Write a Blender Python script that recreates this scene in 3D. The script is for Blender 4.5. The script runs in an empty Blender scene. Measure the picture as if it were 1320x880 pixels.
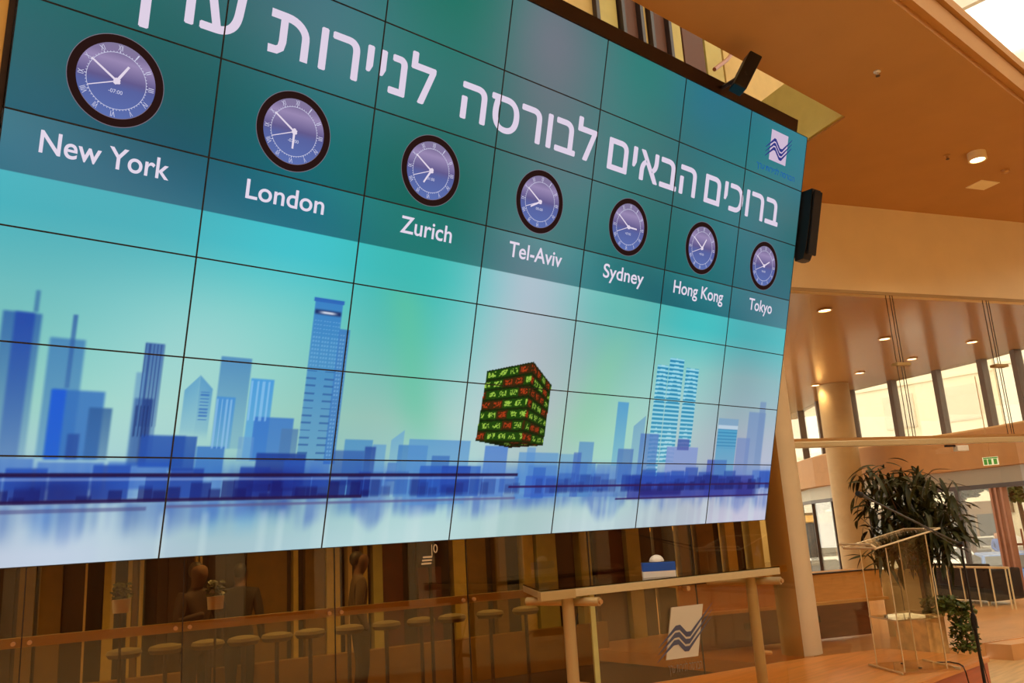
import bpy, bmesh, math, random
import numpy as np
from mathutils import Vector, Matrix
random.seed(7); np.random.seed(7)
scene = bpy.context.scene
COL = scene.collection

# ------------------------------------------------------------------ camera, sky, exposure
cam_data = bpy.data.cameras.new('camera')
cam_data.sensor_width = 36.0
cam_data.lens = 36.0 * 1079.5 / 1320.0
cam_data.clip_end = 400
camera = bpy.data.objects.new('camera', cam_data); COL.objects.link(camera)
CAM = Matrix(((0.7559266569, -0.1019599755, -0.6466676525),
              (-0.6518712006, -0.2082511796, -0.7291744538),
              (-0.0603226920, 0.9727464262, -0.2238873896)))      # rows: world axes seen from the camera
camera.matrix_world = CAM.to_4x4()                                 # eye at the origin, hall floor 1.95 m below
scene.camera = camera

world = bpy.data.worlds.new('bright_sky'); scene.world = world
world.use_nodes = True
wn = world.node_tree.nodes['Background']
wn.inputs[0].default_value = (1.0, 0.955, 0.86, 1)
wn.inputs[1].default_value = 3.1
scene.view_settings.view_transform = 'Standard'
scene.view_settings.look = 'None'
scene.view_settings.gamma = 1.0
scene.view_settings.use_curve_mapping = False
scene.view_settings.exposure = 0.0

FLOOR = -1.95      # hall floor
STAGE = -1.60      # top of the wooden platform
FOYER = -1.75      # floor of the entrance foyer
CEIL = 4.25        # soffit over the platform
FCEIL = 2.985      # foyer ceiling

# ------------------------------------------------------------------ helpers
def lin(c):
    c = np.asarray(c, float) / 255.0
    return np.where(c <= 0.04045, c / 12.92, ((c + 0.055) / 1.055) ** 2.4)
def rgb(c): return tuple(float(x) for x in lin(c)) + (1.0,)

def material(name, c, rough=0.6, metal=0.0, spec=0.5, vary=0.0, scale=6.0, bump=0.0, emit=0.0, stretch=None):
    m = bpy.data.materials.new(name); m.use_nodes = True
    nt = m.node_tree; b = nt.nodes['Principled BSDF']
    b.inputs['Base Color'].default_value = rgb(c)
    b.inputs['Roughness'].default_value = rough
    b.inputs['Metallic'].default_value = metal
    b.inputs['Specular IOR Level'].default_value = spec
    if emit:
        b.inputs['Emission Color'].default_value = rgb(c); b.inputs['Emission Strength'].default_value = emit
    if vary or bump:
        tc = nt.nodes.new('ShaderNodeTexCoord'); mp = nt.nodes.new('ShaderNodeMapping')
        nz = nt.nodes.new('ShaderNodeTexNoise'); nz.inputs['Scale'].default_value = scale
        nz.inputs['Detail'].default_value = 5
        if stretch: mp.inputs['Scale'].default_value = stretch
        nt.links.new(tc.outputs['Object'], mp.inputs[0]); nt.links.new(mp.outputs[0], nz.inputs['Vector'])
        if vary:
            rp = nt.nodes.new('ShaderNodeValToRGB')
            a, d = np.asarray(rgb(c)[:3]) * (1 - vary), np.minimum(np.asarray(rgb(c)[:3]) * (1 + vary), 1)
            rp.color_ramp.elements[0].position = 0.3; rp.color_ramp.elements[1].position = 0.7
            rp.color_ramp.elements[0].color = (*a, 1); rp.color_ramp.elements[1].color = (*d, 1)
            nt.links.new(nz.outputs[0], rp.inputs[0]); nt.links.new(rp.outputs[0], b.inputs['Base Color'])
        if bump:
            bp = nt.nodes.new('ShaderNodeBump'); bp.inputs['Strength'].default_value = bump
            bp.inputs['Distance'].default_value = 0.02
            nt.links.new(nz.outputs[0], bp.inputs['Height']); nt.links.new(bp.outputs[0], b.inputs['Normal'])
    return m

def glass(name, tint=(245, 240, 230), gloss=(1, 1, 1), f0=0.04, rough=0.0):
    """thin sheet: clear through, mirror-like by Schlick's law on either face"""
    m = bpy.data.materials.new(name); m.use_nodes = True
    nt = m.node_tree; nt.nodes.clear()
    out = nt.nodes.new('ShaderNodeOutputMaterial'); mix = nt.nodes.new('ShaderNodeMixShader')
    tr = nt.nodes.new('ShaderNodeBsdfTransparent'); gl = nt.nodes.new('ShaderNodeBsdfGlossy')
    lw = nt.nodes.new('ShaderNodeLayerWeight'); lw.inputs[0].default_value = 0.5
    pw = nt.nodes.new('ShaderNodeMath'); pw.operation = 'POWER'; pw.inputs[1].default_value = 5.0
    ma = nt.nodes.new('ShaderNodeMath'); ma.operation = 'MULTIPLY_ADD'; ma.inputs[1].default_value = 1 - f0; ma.inputs[2].default_value = f0
    tr.inputs[0].default_value = rgb(tint); gl.inputs[0].default_value = (*gloss, 1); gl.inputs['Roughness'].default_value = rough
    nt.links.new(lw.outputs['Facing'], pw.inputs[0]); nt.links.new(pw.outputs[0], ma.inputs[0]); nt.links.new(ma.outputs[0], mix.inputs[0])
    nt.links.new(tr.outputs[0], mix.inputs[1]); nt.links.new(gl.outputs[0], mix.inputs[2]); nt.links.new(mix.outputs[0], out.inputs[0])
    return m

def emission(name, c, strength):
    m = bpy.data.materials.new(name); m.use_nodes = True
    nt = m.node_tree; nt.nodes.clear()
    out = nt.nodes.new('ShaderNodeOutputMaterial'); em = nt.nodes.new('ShaderNodeEmission')
    em.inputs[0].default_value = rgb(c); em.inputs[1].default_value = strength
    nt.links.new(em.outputs[0], out.inputs[0])
    return m

def tag(o, label=None, category=None, group=None, kind=None):
    if label: o['label'] = label
    if category: o['category'] = category
    if group: o['group'] = group
    if kind: o['kind'] = kind
    return o

def empty(name, loc=(0, 0, 0), rz=0.0, parent=None, rx=0.0):
    o = bpy.data.objects.new(name, None); COL.objects.link(o)
    o.empty_display_size = 0.1; o.location = loc; o.rotation_euler = (rx, 0, rz)
    if parent: o.parent = parent
    return o

class MB:
    """collects shapes and links them as ONE mesh object"""
    def __init__(s): s.v = []; s.f = []
    def add(s, vs, fs):
        k = len(s.v); s.v += [tuple(map(float, p)) for p in vs]; s.f += [tuple(i + k for i in f) for f in fs]; return s
    def box(s, a, b):
        (x0, y0, z0), (x1, y1, z1) = a, b
        return s.add([(x0,y0,z0),(x1,y0,z0),(x1,y1,z0),(x0,y1,z0),(x0,y0,z1),(x1,y0,z1),(x1,y1,z1),(x0,y1,z1)],
                     [(3,2,1,0),(4,5,6,7),(0,1,5,4),(1,2,6,5),(2,3,7,6),(3,0,4,7)])
    def cbox(s, c, d, rz=0.0, rx=0.0, ry=0.0):
        M = Matrix.Rotation(rz, 3, 'Z') @ Matrix.Rotation(ry, 3, 'Y') @ Matrix.Rotation(rx, 3, 'X')
        k = len(s.v); s.box([-q / 2 for q in d], [q / 2 for q in d])
        for i in range(k, len(s.v)): s.v[i] = tuple(M @ Vector(s.v[i]) + Vector(c))
        return s
    def prism(s, poly, z0, z1):
        n = len(poly)
        return s.add([(x, y, z0) for x, y in poly] + [(x, y, z1) for x, y in poly],
                     [tuple(range(n - 1, -1, -1)), tuple(range(n, 2 * n))] + [(i, (i + 1) % n, n + (i + 1) % n, n + i) for i in range(n)])
    def hexa(s, q0, q1):                      # two quads
        return s.add(list(q0) + list(q1), [(3,2,1,0),(4,5,6,7),(0,1,5,4),(1,2,6,5),(2,3,7,6),(3,0,4,7)])
    def cyl(s, p0, p1, r0, r1=None, n=16, cap=True):
        r1 = r0 if r1 is None else r1
        p0, p1 = Vector(p0), Vector(p1); d = (p1 - p0).normalized()
        a = d.orthogonal().normalized(); b = d.cross(a)
        vs = []
        for p, r in ((p0, r0), (p1, r1)):
            for i in range(n):
                t = 2 * math.pi * i / n; vs.append(p + (a * math.cos(t) + b * math.sin(t)) * r)
        fs = [(i, (i + 1) % n, n + (i + 1) % n, n + i) for i in range(n)]
        if cap: fs += [tuple(range(n - 1, -1, -1)), tuple(range(n, 2 * n))]
        return s.add(vs, fs)
    def tube(s, path, r, n=8):
        pts = [Vector(p) for p in path]
        rs = r if isinstance(r, (list, tuple)) else [r] * len(pts)
        vs = []
        for i, p in enumerate(pts):
            d = (pts[min(i + 1, len(pts) - 1)] - pts[max(i - 1, 0)]).normalized()
            ref = Vector((0, 0, 1)) if abs(d.z) < 0.9 else Vector((1, 0, 0))
            a = d.cross(ref).normalized(); b = a.cross(d)
            for k in range(n):
                t = 2 * math.pi * k / n; vs.append(p + (a * math.cos(t) + b * math.sin(t)) * rs[i])
        fs = [(i * n + k, i * n + (k + 1) % n, (i + 1) * n + (k + 1) % n, (i + 1) * n + k) for i in range(len(pts) - 1) for k in range(n)]
        fs += [tuple(range(n - 1, -1, -1)), tuple((len(pts) - 1) * n + k for k in range(n))]
        return s.add(vs, fs)
    def lathe(s, prof, c=(0, 0, 0), n=20):
        m = len(prof); cx, cy, cz = c
        vs = [(cx + r * math.cos(2 * math.pi * i / n), cy + r * math.sin(2 * math.pi * i / n), cz + z) for i in range(n) for r, z in prof]
        fs = [(i * m + j, ((i + 1) % n) * m + j, ((i + 1) % n) * m + j + 1, i * m + j + 1) for i in range(n) for j in range(m - 1)]
        return s.add(vs, fs)
    def flat(s, poly, z):                     # flat polygon at height z
        return s.add([(x, y, z) for x, y in poly], [tuple(range(len(poly)))])
    def mesh(s, name):
        me = bpy.data.meshes.new(name); me.from_pydata(s.v, [], s.f); me.update(); return me
    def build(s, name, mat, parent=None, smooth=False, bevel=0.0, loc=None, rz=0.0):
        me = s.mesh(name); me.materials.append(mat)
        if smooth: me.shade_smooth()
        o = bpy.data.objects.new(name, me); COL.objects.link(o)
        if parent: o.parent = parent
        if loc: o.location = loc
        o.rotation_euler.z = rz
        if bevel:
            bv = o.modifiers.new('bevel', 'BEVEL'); bv.width = bevel; bv.segments = 2; bv.limit_method = 'ANGLE'
        if smooth:
            try: me.set_sharp_from_angle(angle=math.radians(40))
            except Exception: pass
        return o
def struct(name, mb, mat, parent=None, **k): return tag(mb.build(name, mat, parent, **k), kind='structure')
def clone(o, parent=None, loc=None, rot=None, scale=None):
    c = o.copy(); COL.objects.link(c)
    if parent: c.parent = parent
    if loc is not None: c.location = loc
    if rot is not None: c.rotation_euler = rot
    if scale is not None: c.scale = scale
    return c

def text_mesh(txt, size=1.0, align='LEFT', bold=0.0):
    cu = bpy.data.curves.new('lettering', 'FONT'); cu.body = txt; cu.size = size; cu.align_x = align
    cu.offset = bold; cu.resolution_u = 8
    o = bpy.data.objects.new('lettering', cu); COL.objects.link(o)
    dg = bpy.context.evaluated_depsgraph_get()
    me = bpy.data.meshes.new_from_object(o.evaluated_get(dg))
    bpy.data.objects.remove(o); bpy.data.curves.remove(cu)
    return me
def fit_text(txt, x0, x1, y0, y1, z, bold=0.0, ref=None):
    """flat lettering stretched into x0..x1; y0..y1 spans the outline (or the outline of ref)"""
    me = text_mesh(txt, 1.0, bold=bold)
    n = len(me.vertices); co = np.empty(n * 3, np.float32); me.vertices.foreach_get('co', co); co = co.reshape(-1, 3)
    lo, hi = co.min(0), co.max(0)
    rl, rh = lo[1], hi[1]
    if ref:
        r = text_mesh(ref, 1.0, bold=bold); rc = np.empty(len(r.vertices) * 3, np.float32); r.vertices.foreach_get('co', rc)
        rc = rc.reshape(-1, 3); rl, rh = rc[:, 1].min(), rc[:, 1].max(); bpy.data.meshes.remove(r)
    co[:, 0] = x0 + (co[:, 0] - lo[0]) / (hi[0] - lo[0]) * (x1 - x0)
    co[:, 1] = y0 + (co[:, 1] - rl) / (rh - rl) * (y1 - y0)
    co[:, 2] = z
    me.vertices.foreach_set('co', co.ravel()); me.update()
    return me
def mesh_obj(name, me, mat, parent=None):
    me.materials.clear(); me.materials.append(mat)
    o = bpy.data.objects.new(name, me); COL.objects.link(o)
    if parent: o.parent = parent
    return o
HEB = lambda s: s[::-1]                          # right-to-left words laid out left to right

# photo pixel -> point on a plane the thing touches
def ray(x, y): return CAM @ Vector(((x - 660) / 1079.5, -(y - 440) / 1079.5, -1.0))
def on_z(x, y, z): d = ray(x, y); return d * (z / d.z)
def on_x(x, y, X): d = ray(x, y); return d * (X / d.x)
def on_y(x, y, Y): d = ray(x, y); return d * (Y / d.y)
def on_plane(x, y, p, n): d = ray(x, y); return d * (Vector(p).dot(Vector(n)) / d.dot(Vector(n)))

# ------------------------------------------------------------------ materials
M = dict(
    soffit=material('warm_soffit', (190, 138, 74), 0.75, vary=0.04, scale=2),
    bulk=material('beige_bulkhead', (246, 228, 184), 0.8, vary=0.03, scale=2),
    fceil=material('glossy_foyer_ceiling', (198, 152, 94), 0.16, spec=0.8),
    band=material('orange_band', (172, 122, 60), 0.6, vary=0.05),
    column=material('cream_plaster', (214, 190, 150), 0.7, vary=0.04, scale=3),
    rearcol=material('sand_plaster', (186, 160, 114), 0.7, vary=0.05),
    stage=material('varnished_platform_wood', (205, 130, 58), 0.3, vary=0.16, scale=3, stretch=(0.6, 7, 7), bump=0.03),
    riser=material('red_brown_platform_face', (178, 84, 34), 0.35, vary=0.15, scale=3, stretch=(0.6, 7, 7)),
    floor=material('sandy_floor', (210, 170, 112), 0.4, vary=0.18, scale=2, stretch=(0.8, 9, 1)),
    ffloor=material('foyer_floor', (214, 158, 98), 0.35, vary=0.12, scale=1.2, stretch=(1, 2.5, 1)),
    steel=material('brushed_steel', (214, 196, 152), 0.35, metal=0.35, vary=0.06, scale=20, stretch=(1, 1, 12)),
    tan=material('tan_metal', (196, 152, 96), 0.4, metal=0.5),
    bronze=material('bronze_metal', (186, 160, 108), 0.4, metal=0.3),
    darkframe=material('dark_frame', (44, 26, 18), 0.45),
    black=material('black_plastic', (16, 13, 13), 0.4),
    blackcloth=material('speaker_grille', (22, 17, 16), 0.8, vary=0.5, scale=300),
    brass=material('brass_trim', (224, 188, 112), 0.35, metal=0.15),
    white=material('white_plastic', (232, 226, 214), 0.4),
    glass=glass('clear_glass', (248, 244, 236)),
    bronzeglass=glass('bronze_glass', (224, 200, 156), f0=0.05),
    facade=glass('facade_glass', (250, 248, 242)),
    acrylic=glass('acrylic', (252, 248, 238), f0=0.035),
    tabletop=glass('green_edged_table_glass', (206, 206, 180)),
    logoplate=material('pale_plaque', (205, 195, 170), 0.5),
    logoblue=material('slate_blue_print', (74, 78, 100), 0.5),
    leaf=material('dark_leaf', (54, 54, 16), 0.5, spec=.3, vary=0.35, scale=9),
    ivy=material('ivy_leaf', (84, 94, 26), 0.5, vary=0.45, scale=12),
    bark=material('bark', (92, 66, 40), 0.8, vary=0.3, scale=20),
    planter=material('speckled_planter', (205, 160, 96), 0.6, vary=0.3, scale=7),
    soil=material('soil', (46, 32, 22), 0.9),
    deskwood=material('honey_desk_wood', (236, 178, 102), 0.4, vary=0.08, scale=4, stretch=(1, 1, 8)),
    deskdark=material('dark_walnut_front', (122, 68, 34), 0.45, vary=0.15, scale=3, stretch=(1, 1, 8)),  # darker wood of the recessed front board
    cream=material('cream_panel', (226, 206, 150), 0.5),
    mullion=material('grey_mullion', (92, 76, 62), 0.5),
    doorframe=material('red_brown_door_frame', (150, 96, 66), 0.4, metal=0.3),
    asphalt=material('asphalt', (98, 90, 80), 0.9, vary=0.1),
    pave=material('pavement_slabs', (150, 138, 118), 0.85, vary=0.08),
    facade1=material('sunlit_cream_render', (250, 246, 232), 0.85, vary=0.03),
    facade2=material('pale_stone', (244, 236, 214), 0.85, vary=0.04),
    shutter=material('shutter_grey', (226, 220, 204), 0.7),
    darkglass=material('dark_window', (60, 62, 60), 0.15),
    tyre=material('tyre', (24, 22, 22), 0.8),
    hub=material('wheel_hub', (150, 150, 150), 0.3, metal=0.8),
    lamp=emission('lamp_glow', (255, 236, 190), 9.0),
)

# ================================================================== THE SETTING
WALL_ANGLE = math.atan(-0.263)        # bronze glass wall under the video wall
PART_ANGLE = math.atan2(-1.4524, 3.8433)   # glass partition towards the foyer

struct('floor', MB().prism([(-9, -12), (16.8, -12), (16.8, 3.0), (12.6, 4.6), (-9, 4.6)], FLOOR - 0.2, FLOOR), M['floor'])
# hall floor continues under the platform up to the partition
struct('floor', MB().prism([(-9, 4.6), (12.6, 4.6), (9.45, 5.80), (4.0, 7.3), (-9, 10.6)], FLOOR - 0.2, FLOOR), M['floor'])
# foyer floor, one step higher, nosing along the partition
def part_y(x): return 5.3915 + (x - 10.4734) * math.tan(PART_ANGLE)
fl = struct('floor_foyer', MB().prism([(9.5, part_y(9.5) + 0.02), (12.2, part_y(12.2) + 0.02), (14.9, part_y(14.9)), (17.2, 2.2), (18.6, 5.6), (19.5, 7.6), (20.3, 10.2), (22.4, 12.8), (9.6, 16)], FOYER - 0.16, FOYER), M['ffloor'])
struct('trim_1', MB().prism([(12.15, part_y(12.15) - 0.30), (12.15, part_y(12.15) + 0.05), (15.2, part_y(15.2) + 0.05), (15.2, part_y(15.2) - 0.30)], FLOOR, FOYER - 0.01), M['ffloor'])

# soffit over the platform: a bridge between the atrium and the foyer bulkhead, with the slot the video wall rises through
SL = 8.5
c_ = MB()
zc0, zc1 = CEIL, CEIL + 0.85
c_.prism([(-9, 2.5), (16.2, 2.5), (16.2, 3.2), (SL, 3.82), (-9, 3.88)], zc0, CEIL + .42)
c_.prism([(SL, 3.82), (16.2, 3.2), (16.2, 3.35), (14.3167, 3.9391), (10.4734, 5.3915), (9.2, 5.88), (8.9, 6.2), (8.98, 5.2), (8.71, 4.39)], zc0, zc1)
ceiling = struct('ceiling', c_, M['soffit'])
# stepped edge trim of the soffit towards the atrium
struct('trim_2', MB().prism([(-9, 2.43), (16.2, 2.43), (16.2, 2.5), (-9, 2.5)], CEIL + 0.07, CEIL + 0.30), M['soffit'])
struct('trim_3', MB().prism([(-9, 2.39), (16.2, 2.39), (16.2, 2.5), (-9, 2.5)], CEIL + 0.32, CEIL + 0.42), M['soffit'])

# bulkhead above the foyer glass
def pline(x): return (x, part_y(x))
bl, br = pline(9.35), pline(16.6)
nx, ny = math.sin(-PART_ANGLE), math.cos(PART_ANGLE)
struct('wall_bulkhead', MB().prism([bl, br, (br[0] + 0.25 * nx, br[1] + 0.25 * ny), (bl[0] + 0.25 * nx, bl[1] + 0.25 * ny)], FCEIL, CEIL + 0.85), M['bulk'])
struct('trim_4', MB().prism([(bl[0] - .012 * nx, bl[1] - .012 * ny), (br[0] - .012 * nx, br[1] - .012 * ny), (br[0] + 0.03 * nx, br[1] + 0.03 * ny), (bl[0] + 0.03 * nx, bl[1] + 0.03 * ny)], FCEIL - 0.035, FCEIL), M['bronze'])

# glass partition to the foyer: panes, steel transom, paired stay cables with clamps
part = empty('window_1', (10.4734, 5.3915, FOYER), PART_ANGLE); tag(part, kind='structure')
pj = [-0.95, 1.18, 3.02, 4.95, 6.6]
H1 = FCEIL - FOYER; TZ = 0.90 - FOYER
for a, b in zip(pj[:-1], pj[1:]):
    MB().box((a + .006, 0.0, TZ + 0.055), (b - .006, 0.012, H1)).build('glass_pane', M['glass'], part)
    if a < 1.5:
        MB().box((a + .006, 0.0, 0.01), (b - .006, 0.012, TZ - 0.055)).build('glass_pane', M['glass'], part)
MB().box((-0.95, -0.05, TZ - 0.055), (6.6, 0.05, TZ + 0.02)).build('transom', M['steel'], part, bevel=0.008)
MB().box((-0.95, -0.03, TZ + 0.02), (6.6, 0.03, TZ + 0.06)).build('transom', M['tan'], part)
for a in pj[1:-1]:
    for dx in (-0.045, 0.03, 0.075):
        MB().cyl((a + dx, 0.06, TZ), (a + dx, 0.06, H1), 0.006, n=6).build('stay_cable', M['darkframe'], part)
    MB().box((a - 0.11, -0.02, 1.96 - FOYER - 0.02), (a + 0.13, 0.09, 1.96 - FOYER + 0.02)).build('clamp', M['bronze'], part)

# round cream column between the two glass walls
colm = MB().cyl((9.52, 5.84, STAGE), (9.52, 5.84, CEIL), 0.235, n=48)
struct('column', colm, M['column'], smooth=True)

# bronze glass wall below and behind the video wall
gw = empty('window_2', (9.22, 5.63, STAGE), WALL_ANGLE); tag(gw, kind='structure')
joints = [0, -1.45, -2.80, -4.19, -5.49, -6.77, -7.93, -9.2, -10.5, -11.8, -13.1]
for a, b in zip(joints[1:], joints[:-1]):
    MB().box((a + .004, 0.0, 0.0), (b - .004, 0.014, 5.0)).build('glass_pane', M['bronzeglass'], gw)
    MB().box((a - .004, -0.002, 0.0), (a + .004, 0.016, 5.0)).build('joint', M['darkframe'], gw)
    for s in (-0.055, 0.055):
        MB().cyl((a + s, -0.03, 1.012), (a + s, 0.0, 1.012), 0.017, n=10).build('bolt', M['tan'], gw)
MB().box((-13.1, 0.05, 0.975), (-0.05, 0.10, 1.05)).build('handrail', material('satin_gold_rail', (216, 202, 134), .5), gw)

# ------------------------------------------------------------------ foyer: ceiling, curved glazed front
FP = [(16.6, 2.0), (17.6, 3.9), (18.5, 5.7), (18.93, 6.5), (19.32, 7.6), (19.62, 8.75), (20.05, 10.0), (21.0, 11.4), (22.3, 12.7), (24.0, 14.0)]
struct('ceiling_foyer', MB().prism([(9.4, part_y(9.4) + .26), (16.6, part_y(16.6) + .26), (17.0, 2.0)] + [(x + .25, y) for x, y in FP[1:]] + [(9.4, 18)], FCEIL + 0.005, FCEIL + 0.3), M['fceil'])
def wall_strip(name, pts, z0, z1, th, mat, off=0.0):
    m = MB(); n = len(pts); nor = []
    for i in range(n):
        d = Vector(pts[min(i + 1, n - 1)]) - Vector(pts[max(i - 1, 0)]); d.normalize(); nor.append(Vector((-d.y, d.x)))
    A = [Vector(p) + q * (off + th) for p, q in zip(pts, nor)]; B = [Vector(p) + q * off for p, q in zip(pts, nor)]
    vs = [(p.x, p.y, z) for z in (z0, z1) for p in A] + [(p.x, p.y, z) for z in (z0, z1) for p in B]
    fs = []
    for i in range(n - 1):
        fs += [(i, i + 1, n + i + 1, n + i), (2 * n + i, 3 * n + i, 3 * n + i + 1, 2 * n + i + 1), (i, 2 * n + i, 2 * n + i + 1, i + 1), (n + i, n + i + 1, 3 * n + i + 1, 3 * n + i)]
    fs += [(0, n, 3 * n, 2 * n), (n - 1, 3 * n - 1, 4 * n - 1, 2 * n - 1)]
    m.add(vs, fs); return m
struct('wall_band', wall_strip('b', FP, 0.74, 1.50, 0.5, M['band'], -0.1), M['band'])
struct('trim_5', wall_strip('b', FP, 0.42, 0.74, 0.16, M['mullion'], -0.1), material('grey_green_header', (168, 160, 138), 0.5))
struct('trim_6', wall_strip('b', FP, 0.33, 0.42, 0.18, M['darkframe'], -0.11), M['darkframe'])
struct('trim_7', wall_strip('b', FP, 1.50, 1.56, 0.30, M['tan'], -0.12), M['tan'])
clere = empty('window_3', (18.5, 5.7, 1.56)); tag(clere, kind='structure')
lower = empty('window_4', (18.5, 5.7, FOYER)); tag(lower, kind='structure')
def at_f(o, p): return (p[0] - 18.5, p[1] - 5.7)
for i in range(1, len(FP) - 1):
    (x0, y0), (x1, y1) = FP[i], FP[i + 1]; d = Vector((x1 - x0, y1 - y0)); L = d.length; an = math.atan2(d.y, d.x)
    for root, h in ((clere, FCEIL - 1.56), (lower, 0.33 - FOYER)):
        q = MB().box((0.05, 0, 0), (L - 0.05, 0.02, h)).build('glass_pane', M['facade'], root); q.location = (x0 - 18.5, y0 - 5.7, 0); q.rotation_euler.z = an
    q = MB().box((-0.06, -0.08, 0), (0.06, 0.10, FCEIL - 1.56)).build('mullion', M['mullion'], clere); q.location = (x0 - 18.5, y0 - 5.7, 0); q.rotation_euler.z = an
    if i not in (3,):
        q = MB().box((-0.04, -0.05, 0), (0.04, 0.06, 0.33 - FOYER)).build('mullion', M['darkframe'], lower); q.location = (x0 - 18.5, y0 - 5.7, 0); q.rotation_euler.z = an
# entrance door frame in red-brown metal
dr = empty('door_1', (18.75, 6.6, FOYER), math.radians(60)); tag(dr, kind='structure')
for dx in (-0.16, 0.0, 0.14):
    MB().box((dx - 0.032, -0.06, 0), (dx + 0.032, 0.06, 0.33 - FOYER)).build('door_post', M['doorframe'], dr, bevel=0.006)
MB().box((-0.26, -0.16, 0.93), (0.34, -0.12, 0.97)).build('push_bar', M['doorframe'], dr)
MB().cyl((-0.26, -0.14, 0.1), (-0.26, -0.14, 1.25), 0.018, n=8).build('pull_handle', M['doorframe'], dr)
MB().cyl((0.34, -0.14, 0.1), (0.34, -0.14, 1.25), 0.018, n=8).build('pull_handle', M['doorframe'], dr)
# round column standing in the foyer
struct('column', MB().cyl((18.7, 9.75, FOYER), (18.7, 9.75, FCEIL), 0.36, n=40), M['rearcol'], smooth=True)

# ------------------------------------------------------------------ upper storey seen through the slot, atrium walls and roof
upm = dict(olive=material('olive_wall', (186, 166, 88), 0.7, vary=0.06), yellow=material('yellow_cream_wall', (196, 162, 88), 0.7, vary=0.05), brown=material('brown_wall', (92, 50, 22), 0.7))
struct('wall_upper', MB().box((-9, 6.25, CEIL), (20, 6.5, 11)), upm['yellow'])
struct('wall_slot', MB().prism([(8.46, 3.83), (8.67, 4.39), (8.94, 5.2), (8.96, 6.2), (9.1, 6.2), (9.1, 5.2), (8.82, 4.38), (8.60, 3.83)], CEIL + 0.02, CEIL + 0.86), upm['olive'])
gal = empty('window_5', (6.5, 6.2, CEIL)); tag(gal, kind='structure')
for xa, xb, key in ((6.35, 7.15, 'yellow'), (7.22, 7.62, 'olive'), (7.74, 8.02, 'brown'), (8.10, 8.22, 'yellow'), (8.32, 8.62, 'brown'), (8.70, 8.98, 'olive'), (9.02, 9.5, 'brown'), (9.55, 9.95, 'olive'), (10.0, 10.9, 'yellow')):
    MB().box((xa - 6.5, -0.05, 0.9), (xb - 6.5, 0.03, 4.6)).build('panel', upm[key], gal)
for xa in (6.30, 7.18, 7.68, 8.06, 8.27, 8.66):
    MB().box((xa - 6.53, -0.12, 0.5), (xa - 6.47, 0.0, 4.6)).build('mullion', M['darkframe'], gal)
MB().tube([(9.40 - 6.5, -.25, 1.95), (9.75 - 6.5, -.25, 2.22), (10.05 - 6.5, -.25, 2.52)], 0.03).build('stair_rail', M['doorframe'], gal)
# atrium roof: glass between steel ribs
roof = empty('window_6', (6, 0, 10.6)); tag(roof, kind='structure')
for i in range(9):
    x = -13 + i * 3.6
    MB().box((x, -13, 0), (x + 3.5, 9, 0.03)).build('roof_pane', M['facade'], roof)
    MB().box((x - 0.09, -13, -0.25), (x + 0.05, 9, 0.1)).build('roof_rib', M['white'], roof)
for j in range(8):
    MB().box((-13, -12 + j * 2.6, -0.12), (19.4, -11.93 + j * 2.6, 0.02)).build('roof_purlin', M['white'], roof)
# hall walls around the camera (seen only in reflections)
wood = material('hall_panelling', (150, 98, 48), 0.5, vary=0.25, scale=2, stretch=(1, 1, 0.1))
struct('wall_rear', MB().box((-9, -12.2, FLOOR), (17.2, -12, 10.5)), wood)
struct('wall_right', MB().prism([(16.75, 2.0), (17.0, 2.0), (17.0, -12), (16.75, -12)], FLOOR, 7.4), wood)
struct('wall_left', MB().box((-9.2, -12, FLOOR), (-9, 11, 10.6)), wood)
for k in range(9):
    struct('pilaster', MB().box((-8 + k * 2.8, -11.9, FLOOR), (-7.2 + k * 2.8, -11.4, 6.5)), M['column'])

# ------------------------------------------------------------------ room behind the bronze glass
inner = empty('wall_inner', (9.22, 5.63, STAGE), WALL_ANGLE); tag(inner, kind='structure')
iw = dict(k=material('near_black_shade', (12, 6, 4), 0.8), d=material('dark_umber', (44, 24, 10), 0.7, vary=0.2), r=material('dark_red_reflection', (80, 26, 10), 0.6, vary=0.2),  # dark tones carry the dimness of the room in their colour
          b=material('brown_reflection', (120, 92, 32), 0.6, vary=0.15), g=material('golden_reflection', (198, 172, 88), 0.55, vary=0.12), o=material('olive_gold_panel', (186, 178, 106), 0.55, vary=0.1), l=material('pale_reflection', (214, 184, 130), 0.5))
DEEP = 4.2
NW = Vector((math.sin(-WALL_ANGLE), math.cos(WALL_ANGLE), 0)); TW = Vector((math.cos(WALL_ANGLE), math.sin(WALL_ANGLE), 0)); PW = Vector((9.22, 5.63, STAGE))
def wall_s(px, py, deep): p = on_plane(px, py, PW + NW * deep, NW); return (p - PW).dot(TW)
MB().box((-16, DEEP + 0.12, -0.35), (0.1, DEEP + 0.3, 5)).build('backing', iw['d'], inner)
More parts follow.
